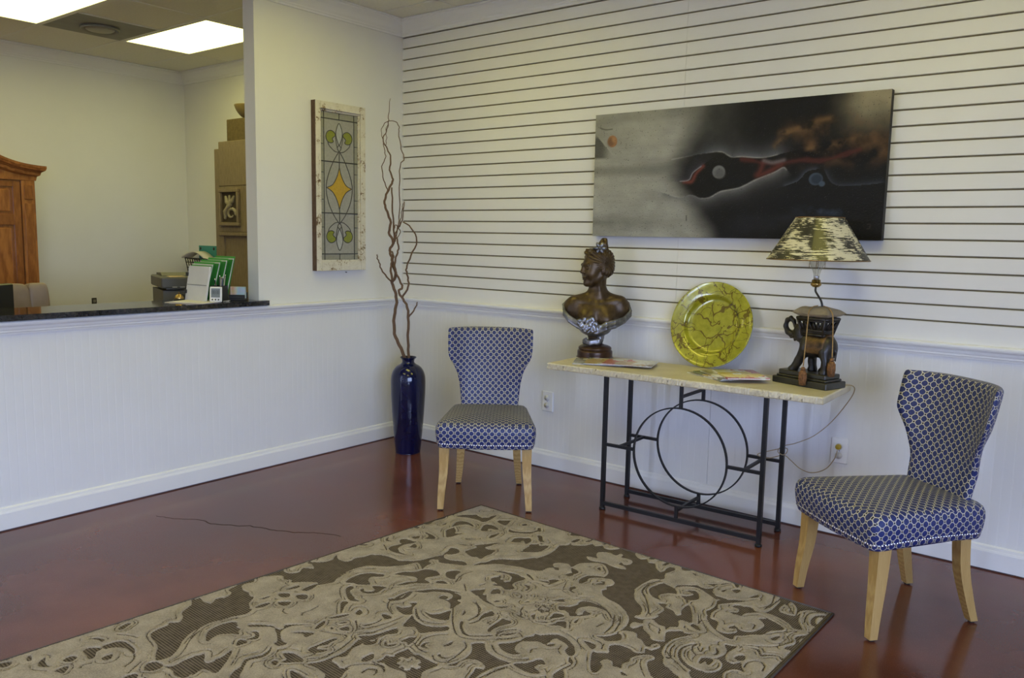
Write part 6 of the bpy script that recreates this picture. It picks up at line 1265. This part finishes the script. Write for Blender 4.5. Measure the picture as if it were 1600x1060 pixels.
# ---- leather office chair
M_LEATHER = plain('taupe_leather', (.26, .195, .15), .42, var=.12, scale=9, bump=.15)
oc = empty('office_chair', (-1.00, -2.235, 0), 0.0, 'taupe leather office chair behind the counter', 'chair')
def cushion(name, sx, sy, sz, c, par, m, rot=None, p=5):
    V = []; F = []; nu, nv = 28, 18
    for i in range(nv + 1):
        ph = -PI / 2 + PI * i / nv
        for j in range(nu):
            a = 2 * PI * j / nu
            e = lambda v: math.copysign(abs(v) ** (2 / p), v)
            V.append(Vector((sx * e(math.cos(ph)) * e(math.cos(a)), sy * e(math.cos(ph)) * e(math.sin(a)), sz * e(math.sin(ph)))))
    for i in range(nv):
        for j in range(nu): F.append((i * nu + j, i * nu + (j + 1) % nu, (i + 1) * nu + (j + 1) % nu, (i + 1) * nu + j))
    mb = MB(); mb.add(V, F, True); return mb.build(name, m, par, c, rot)
cushion('seat', .26, .26, .06, (0, 0, .50), oc, M_LEATHER)
for yy, wy in ((-.202, .062), (0, .158), (.202, .062)): cushion('back_cushion', .060, wy, .30, (-.23, yy, .850), oc, M_LEATHER, (0, math.radians(-6), 0), 7)
bs_ = MB().box(-.325, -.275, -.25, .25, .55, 1.12, .02).build('back_shell', M_LEATHER, oc)
for s in (-1, 1):
    MB().tube([(-.18, s * .30, .48), (-.18, s * .30, .68), (.14, s * .30, .70)], .022, 8).build('armrest', M_SLOT, oc)
MB().tube([(0, 0, .10), (0, 0, .45)], .03, 12).build('gas_lift', M_SLOT, oc)
for k in range(5):
    a = k * 2 * PI / 5; f = MB().tube([(0, 0, .11), (.28 * math.cos(a), .28 * math.sin(a), .075)], [.03, .018], 8).build('base_spoke', M_SLOT, oc)
    MB().lathe([(math.sin(t) * .03, -math.cos(t) * .03) for t in np.linspace(.01, PI - .01, 8)], 10, (.29 * math.cos(a), .29 * math.sin(a), .031)).build('caster', M_SLOT, f)

# ---- monitor seen edge on at the left, desk below the counter
M_BLACKP = plain('black_plastic', (.010, .010, .013), .35, var=.1)
M_DESK = plain('desk_laminate', (.23, .15, .09), .5, var=.1)
ds = empty('desk', (-.62, -2.6, 0), 0, 'low office desk hidden behind the half wall', 'desk')
MB().box(-.09, .26, -1.0, .80, .70, .735, .004).build('desktop', M_DESK, ds)
for s in (-.97, .77): MB().box(-.07, .24, s - .02, s + .02, 0, .70).build('side_panel', M_DESK, ds)
mo = empty('computer_monitor', (-.50, -2.650, .735), math.radians(118), 'black computer monitor at the left end of the counter', 'monitor')
MB().box(-.27, .27, -.02, .02, .12, .455, .006).build('housing', M_BLACKP, mo); MB().box(-.25, .25, .0205, .022, .14, .44).build('screen', plain('dark_screen', (.006, .007, .012), .12), mo)
MB().box(-.03, .03, -.05, -.02, .02, .30, .004).build('stand', M_BLACKP, mo); MB().box(-.12, .12, -.12, .08, 0, .018, .004).build('stand_base', M_BLACKP, mo)

# ---- data outlet on the far wall
jk = empty('data_outlet', (OX, -.775, .838), PI / 2, 'small dark data outlet on the far office wall', 'outlet')
MB().box(-.022, .022, -.008, 0, -.040, .040, .003).build('plate', plain('brown_plate', (.035, .03, .022), .5), jk)
MB().box(-.012, .012, -.013, -.008, -.002, .026, .002).build('jack', plain('grey_jack', (.22, .21, .18), .5), jk); MB().box(-.010, .010, -.013, -.008, -.039, -.020, .001).build('label_tab', M_PLATE, jk)

# ---- filing cabinet with the printer
M_METAL = plain('putty_metal', (.40, .38, .33), .45, .3, var=.05)
PX, PY = -.98, -1.12
fc_ = empty('filing_cabinet', (PX, PY, 0), math.radians(-20), 'putty metal filing cabinet under the printer behind the half wall', 'cabinet')
MB().box(-.24, .24, -.26, .26, 0, .895, .006).build('body', M_METAL, fc_)
for k in range(3):
    d = MB().box(.24, .255, -.24, .24, .03 + k * .29, .30 + k * .29, .004).build('drawer', M_METAL, fc_); MB().box(.255, .272, -.06, .06, .19 + k * .29, .21 + k * .29, .003).build('handle', M_NAIL, d)
M_PRN = plain('printer_grey', (.095, .092, .082), .5, var=.06); M_PRN2 = plain('printer_dark', (.035, .035, .035), .4)
pn = empty('printer', (PX, PY, .896), math.radians(-20), 'grey multifunction laser printer with a sloped scanner lid', 'printer')
pb_ = MB(); pb_.prism([(-.22, 0), (.20, 0), (.225, .06), (.225, .20), (-.22, .20)], -.215, .215, 'y'); pb_.build('body', M_PRN, pn)
sc2 = MB(); sc2.box(-.23, .235, -.225, .225, .215, .290, .008); lid = sc2.build('scanner_unit', M_PRN, pn)
ad = MB(); ad.prism([(-.20, .29), (-.20, .305), (-.02, .310), (.02, .293), (.02, .29)], -.19, .12, 'y'); ad.build('document_feeder', M_PRN, pn)
tr_ = MB(); tr_.prism([(-.15, .305), (-.14, .30), (.10, .355), (.09, .362)], .03, .20, 'y'); tr_.build('feeder_tray', M_PRN, pn)
MB().box(.226, .250, -.20, .19, .205, .225, .004).build('control_panel', M_PRN2, pn); MB().box(.205, .232, -.13, .16, .120, .175, .002).build('output_slot', M_PRN2, pn)
for k in range(5): MB().box(.245, .253, -.16 + k * .05, -.13 + k * .05, .222, .228).build('button', M_METAL, pn)
MB().box(.226, .236, -.17, .17, .03, .085, .003).build('paper_tray', M_PRN, pn)
tag(MB().box(-.06, .06, -.05, .05, 0, .004).build('loose_papers', plain('aged_paper', (.55, .42, .25), .8, var=.2), None, (PX + .11, PY - .17, .896 + .2905), (0, 0, -.35)), 'loose papers lying on the printer lid', 'papers')

# ---- weathered tall cabinet at the office end wall
M_WEATH = wood('weathered_wood', (.14, .10, .060), (.30, .235, .145), (9, 9, 1.4), .75, 0, 5)
cx0, cx1, cyf = -2.235, -1.55, -.10
tc = empty('tall_cabinet', ((cx0 + cx1) / 2, cyf, 0), 0, 'tall weathered wood cabinet with a carved panel against the office end wall', 'cabinet')
cw = (cx1 - cx0) / 2
MB().box(-cw + .02, cw - .02, .03, .26, 0, 2.20, .004).build('carcass', M_WEATH, tc)
for s in (-1, 1): MB().box(s * cw - .035 + (s < 0) * .0, s * cw + .035 * (s < 0), .0, .03, 0, 2.22, .003).build('stile', M_WEATH, tc) if s < 0 else MB().box(cw - .035, cw, 0, .03, 0, 2.22, .003).build('stile', M_WEATH, tc)
fr = MB(); fr.box(-cw + .050, cw - .036, -.012, .03, 1.895, 2.278, .004); fr.build('top_board', M_WEATH, tc)
fr = MB(); fr.box(-cw + .036, cw - .036, -.010, .03, 1.495, 1.893, .004); fr.build('middle_board', M_WEATH, tc)
MB().box(-cw + .03, cw - .036, -.022, .03, 1.462, 1.494, .005).build('ledge', M_WEATH, tc)
lo_ = MB(); lo_.box(-cw + .036, -cw + .10, -.008, .03, .05, 1.461, .003); lo_.box(cw - .10, cw - .036, -.008, .03, .05, 1.461, .003); lo_.box(-cw + .10, cw - .10, .012, .03, .05, 1.461); lo_.build('lower_panel', M_WEATH, tc)
fx0, fx1, fz0, fz1 = -cw + .067, -cw + .368, 1.549, 1.869
fm = MB()
for a_, b_, c_, d_ in ((fx0, fx1, fz0, fz0 + .030), (fx0, fx1, fz1 - .030, fz1), (fx0, fx0 + .030, fz0 + .03, fz1 - .03), (fx1 - .030, fx1, fz0 + .03, fz1 - .03)): fm.box(a_, b_, -.038, -.010, c_, d_, .004)
fmo = fm.build('carved_frame', M_WEATH, tc)
MB().box(fx0 + .03, fx1 - .03, -.014, -.010, fz0 + .03, fz1 - .03).build('frame_back', plain('dark_recess_wood', (.05, .035, .018), .8), fmo)
def carving():
    G, lo, h = sd_grid((-.085, -.03, -.12), (.085, .006, .12), .003); F = None
    L = [([(.055 * math.cos(a) * (1 - a / 9) + .02, -.006, -.055 + .05 * math.sin(a) * (1 - a / 9)) for a in np.linspace(0, 5.6, 14)], [.014 - .0006 * i for i in range(14)]),
         ([(-.055, -.006, -.085), (-.05, -.006, -.03), (-.02, -.006, .005), (.02, -.006, .02)], [.012, .018, .016, .010]),
         ([(0, -.006, .01), (-.03, -.006, .045), (-.045, -.006, .085)], [.012, .018, .010]), ([(0, -.006, .01), (.03, -.006, .05), (.05, -.006, .085)], [.012, .018, .010]), ([(0, -.006, .02), (0, -.006, .09)], [.014, .010])]
    for P, r in L:
        d = sd_chain(G, P, r, .004); F = d if F is None else smin(F, d, .004)
    return surface_nets(F, lo, h, 'leaf_carving')
link('leaf_carving', carving(), plain('grey_carving', (.30, .26, .17), .8, var=.25, scale=40), fmo, ((fx0 + fx1) / 2, -.012, (fz0 + fz1) / 2)).scale = (1.3, 1.0, 1.08)
# basket box and bowl on top of the cabinet
zc = 2.301
wbx = empty('wicker_box', (-1.953, cyf + .09, 2.279), 0, 'brown box with a patterned side on top of the tall cabinet', 'box')
MB().box(-.13, .17, -.08, .10, 0, .185, .004).build('box_body', plain('brown_wicker', (.115, .08, .03), .8, var=.2, scale=40, bump=.5), wbx)
wv = MB()
for k in range(5):
    for j in (0, 1):
        z0 = .012 + k * .032; a, b = ((-.075, z0), (-.015, z0 + .032))
        wv.tube([(-.1315, a[0] + (.09 if j else 0), a[1]), (-.1315, b[0] + (.09 if j else 0), b[1])], .004, 5); wv.tube([(-.1315, b[0] + (.09 if j else 0), a[1]), (-.1315, a[0] + (.09 if j else 0), b[1])], .004, 5)
wv.build('lattice', plain('pale_lattice', (.50, .42, .24), .7), wbx)
bwl = MB(); bwl.lathe(catmull([(0, 0), (.05, 0), (.09, .02), (.125, .065), (.140, .105), (.136, .106), (.118, .068), (.085, .03), (.04, .012), (0, .010)], 3), 40)
tag(bwl.build('wooden_bowl', plain('olive_wood_bowl', (.20, .145, .055), .5, var=.25, scale=12), None, (-1.845, cyf + .10, 2.465)), 'wooden bowl on the brown box at the post edge', 'bowl')

# ---- teal notice with push pins and wire basket on the end wall
def end_pt(u_x, z): return (u_x, OY, z)
tn = empty('teal_notice', (-2.846, OY, 1.29), 0, 'teal notice pinned at its corners left of the weathered cabinet', 'notice')
MB().box(-.150, .150, -.006, -.001, -.07, .07, .001).build('card', plain('teal_card', (.045, .27, .24), .6, var=.05), tn)
for sx in (-.120, .110): MB().lathe([(0, -.012), (.014, -.010), (.016, -.006), (0, -.005)], 12, M=Matrix.Translation((sx, 0, .042)) @ Matrix.Rotation(-PI / 2, 4, 'X') @ Matrix.Translation((0, 0, .002))).build('push_pin', M_SLOT, tn)
wk = empty('wire_basket', (-2.840, OY, 1.10), 0, 'black wire wall basket below the teal notice', 'basket')
wm = MB()
for k in range(9): wm.tube([(-.16 + k * .04, -.001 - .0, .12), (-.16 + k * .04, -.005, 0), (-.16 + k * .04, -.12, 0), (-.16 + k * .04, -.15, .14)], .005, 5)
for z_, y_ in ((.0, -.12), (.05, -.131), (.10, -.141), (.14, -.15)): wm.tube([(-.165, y_, z_), (.165, y_, z_)], .005, 5)
for sx in (-.165, .165): wm.tube([(sx, -.004, .12), (sx, -.15, .14)], .005, 5)
wm.build('wire_frame', M_SLOT, wk)
ppm = MB(); V = []; F = []
for i in range(13):
    t = i / 12
    for y_ in (-.02, -.13):
        x = -.26 + .42 * t; V.append((x, y_, .15 + .075 * math.sin(PI * min(1, t * 1.05) * .9) - .03 * t)); V.append((x, y_, .162 + .075 * math.sin(PI * min(1, t * 1.05) * .9) - .03 * t))
for i in range(12): F += [(4 * i, 4 * i + 2, 4 * i + 6, 4 * i + 4), (4 * i + 1, 4 * i + 5, 4 * i + 7, 4 * i + 3), (4 * i, 4 * i + 4, 4 * i + 5, 4 * i + 1), (4 * i + 2, 4 * i + 3, 4 * i + 7, 4 * i + 6)]
ppm.add(V, F, True)
tag(ppm.build('curled_papers', plain('office_paper', (.66, .63, .56), .8, var=.05), None, (-2.840, OY, 1.085)), 'curled sheets of paper drooping out of the wire basket', 'papers')

# ---- on the counter: folders, papers, pen cup, clock, bell, card holder
M_GREEN = plain('green_folder', (.06, .33, .055), .55, var=.08); M_PAPER = plain('white_paper', (.66, .65, .62), .8, var=.04)
FY = [-1.525, -1.480, -1.435, -1.390]
flab = ['frontmost green hanging folder behind the clipped papers', 'second green folder from the clipped papers', 'third green folder of the row on the counter', 'rearmost green folder, nearest the post']
for i, y in enumerate(FY):
    x0, x1 = -.285 + .006 * i, -.128 + .004 * i
    r = empty('file_folder', (0, y, CTZ), 0, flab[i], 'folder', 'green folders on the counter')
    hgt = .235 + .012 * i; lean = .022
    for nm, dy in (('front_flap', -.010), ('back_flap', .006)):
        V = [(x0, dy, 0), (x1, dy, 0), (x1 + .065, dy + lean, hgt - (.018 if nm == 'front_flap' else 0)), (x0 - .0, dy + lean, hgt - (.018 if nm == 'front_flap' else 0))]
        V += [(a, b + .0016, c) for a, b, c in V]
        m_ = MB(); m_.add(V, [(0, 1, 2, 3), (7, 6, 5, 4), (0, 4, 5, 1), (1, 5, 6, 2), (2, 6, 7, 3), (3, 7, 4, 0)]); m_.build(nm, M_GREEN, r)
    V = [(x0 + .004, -.006, .001), (x1 - .004, -.006, .001), (x1 + .058, -.006 + lean, hgt - .012), (x0 + .004, -.006 + lean, hgt - .012)]; V += [(a, b + .009, c) for a, b, c in V]
    m_ = MB(); m_.add(V, [(0, 1, 2, 3), (7, 6, 5, 4), (0, 4, 5, 1), (1, 5, 6, 2), (2, 6, 7, 3), (3, 7, 4, 0)]); m_.build('sheets', M_PAPER, r)
cp = empty('clipped_papers', (-.125, -1.578, CTZ), math.radians(4), 'white clipped papers standing before the green folders', 'papers')
m_ = MB(); V = [(-.125, 0, 0), (.075, 0, 0), (.085, .03, .212), (-.115, .03, .212)]; V += [(a, b + .012, c) for a, b, c in V]
m_.add(V, [(0, 1, 2, 3), (7, 6, 5, 4), (0, 4, 5, 1), (1, 5, 6, 2), (2, 6, 7, 3), (3, 7, 4, 0)]); m_.build('sheets', M_PAPER, cp)
for z_ in (.045, .15): MB().box(-.132, -.112, -.006 + z_ * .14, .018 + z_ * .14, z_, z_ + .022, .002).build('binder_clip', M_SLOT, cp)
MB().box(-.118, .078, .008, .0105, .098, .102).build('fold_line', plain('grey_line', (.25, .25, .24), .8), cp)
ck_ = empty('loose_sheets', (-.105, -1.585, CTZ), math.radians(22), 'flat sheets of paper lying on the granite counter', 'papers')
MB().box(-.13, .13, -.135, .12, .0005, .003).build('lower_sheet', plain('pinkish_paper', (.60, .52, .48), .8, var=.03), ck_); MB().box(-.11, .135, -.12, .125, .0032, .006).build('upper_sheet', M_PAPER, ck_)
bl = empty('call_bell', (-.255, -1.62, CTZ), 0, 'small brass call bell behind the flat papers', 'bell')
MB().lathe([(0, 0), (.030, 0), (.031, .004), (.029, .008), (0, .008)], 24).build('base', M_SLOT, bl)
MB().lathe(catmull([(.027, .012), (.026, .022), (.020, .033), (.010, .039), (0.0005, .040)], 4), 24).build('dome', M_BRASS, bl); MB().lathe([(0, .039), (.003, .040), (.003, .047), (.005, .050), (0, .051)], 10).build('plunger', M_BRASS, bl)
pc = empty('pen_cup', (-.045, -1.478, CTZ), math.radians(30), 'black square pen cup holding pens', 'pen cup')
cpm = MB()
for a_, b_, c_, d_ in ((-.036, -.033, -.036, .036), (.033, .036, -.036, .036), (-.033, .033, -.036, -.033), (-.033, .033, .033, .036)): cpm.box(a_, b_, c_, d_, 0, .098)
cpm.box(-.033, .033, -.033, .033, 0, .003); cpm.build('cup', plain('black_mesh', (.012, .012, .014), .5), pc)
PCOL = [(.03, .03, .04), (.35, .35, .36), (.04, .05, .16), (.12, .12, .12), (.30, .29, .27)]
plab = ['dark pen leaning left in the black pen cup', 'grey pen upright in the black pen cup', 'blue pen leaning right in the black pen cup', 'black pen at the back of the pen cup', 'pale pen at the right of the pen cup']
for k, (dx, dy, tx, ty) in enumerate(((-.02, .0, -.024, .0), (.0, .01, .005, .01), (.018, -.01, .023, -.010), (-.005, .02, -.008, .022), (.022, .015, .022, .016))):
    rt_ = Matrix.Translation((-.045, -1.478, CTZ)) @ Matrix.Rotation(math.radians(30), 4, 'Z')
    r = empty('pen', tuple(rt_ @ Vector((dx * .5, dy * .5, .004))), math.radians(30), plab[k], 'pen', 'pens in the cup')
    d = Vector((tx - dx * .5, ty - dy * .5, .10)).normalized()
    MB().tube([(0, 0, 0), tuple(d * (.125 + .006 * k))], .004, 8).build('barrel', plain('pen_%d' % k, PCOL[k], .3), r); MB().tube([tuple(d * (.125 + .006 * k)), tuple(d * (.138 + .006 * k))], .003, 8).build('tip', M_NAIL, r)
dc = empty('desk_clock', (-.004, -1.528, CTZ), math.radians(-36 + 90), 'white digital desk clock leaning on the pen cup', 'clock')
dc.rotation_euler = (math.radians(-6), 0, math.radians(40))
MB().box(-.036, .036, -.012, .0, 0.004, .094, .004).build('case', M_PLATE, dc); MB().box(-.026, .026, -.0135, -.012, .030, .084).build('display', plain('grey_lcd', (.22, .25, .25), .2, var=.03), dc)
for k in range(3): MB().lathe([(0, 0), (.0045, .0), (.0045, .003), (0, .004)], 10, M=Matrix.Translation(((k - 1) * .018, -.012, .017)) @ Matrix.Rotation(PI / 2, 4, 'X')).build('button', M_SLOT, dc)
seg = MB()
for cx_ in (-.017, -.006, .008, .019):
    for (a_, b_, c_, d_) in ((-.004, .004, .070, .0715), (-.004, .004, .060, .0615), (-.004, .004, .050, .0515), (-.0045, -.003, .051, .071), (.003, .0045, .051, .071)): seg.box(cx_ + a_, cx_ + b_, -.0142, -.0135, c_, d_)
seg.build('digits', M_SLOT, dc)
chh = empty('card_holder', (-.072, -1.332, CTZ), math.radians(38), 'black business card holder beside the post', 'card holder')
MB().box(-.050, .050, -.030, .030, 0, .012, .003).build('base', M_SLOT, chh); MB().box(-.050, .050, -.030, -.024, .012, .036, .002).build('front_lip', M_SLOT, chh); MB().box(-.050, .050, .022, .030, .012, .050, .002).build('back_rest', M_SLOT, chh)
bc = MB().box(-.045, .045, -.010, .012, .013, .084)
def card_mat():
    t = NT('printed_card'); v = t.coord('Object'); sp = t.n('ShaderNodeSeparateXYZ'); t.l(v, sp.inputs[0])
    c = t.ramp(t.math('ADD', t.math('MULTIPLY', sp.outputs[0], 9), .5), [(0, (.66, .66, .62)), (.22, (.62, .34, .10)), (.42, (.60, .55, .42)), (.5, (.36, .52, .62)), (1.0, (.42, .58, .68))]); t.set(Base_Color=t.mix(.3, c, t.noise(v, 40, 3, .5, 0, True)), Roughness=.5); return t.m
tag(bc.build('business_cards', card_mat(), None, (-.072, -1.332, CTZ), (0, 0, math.radians(38))), 'stack of orange and blue business cards in the black holder', 'cards')
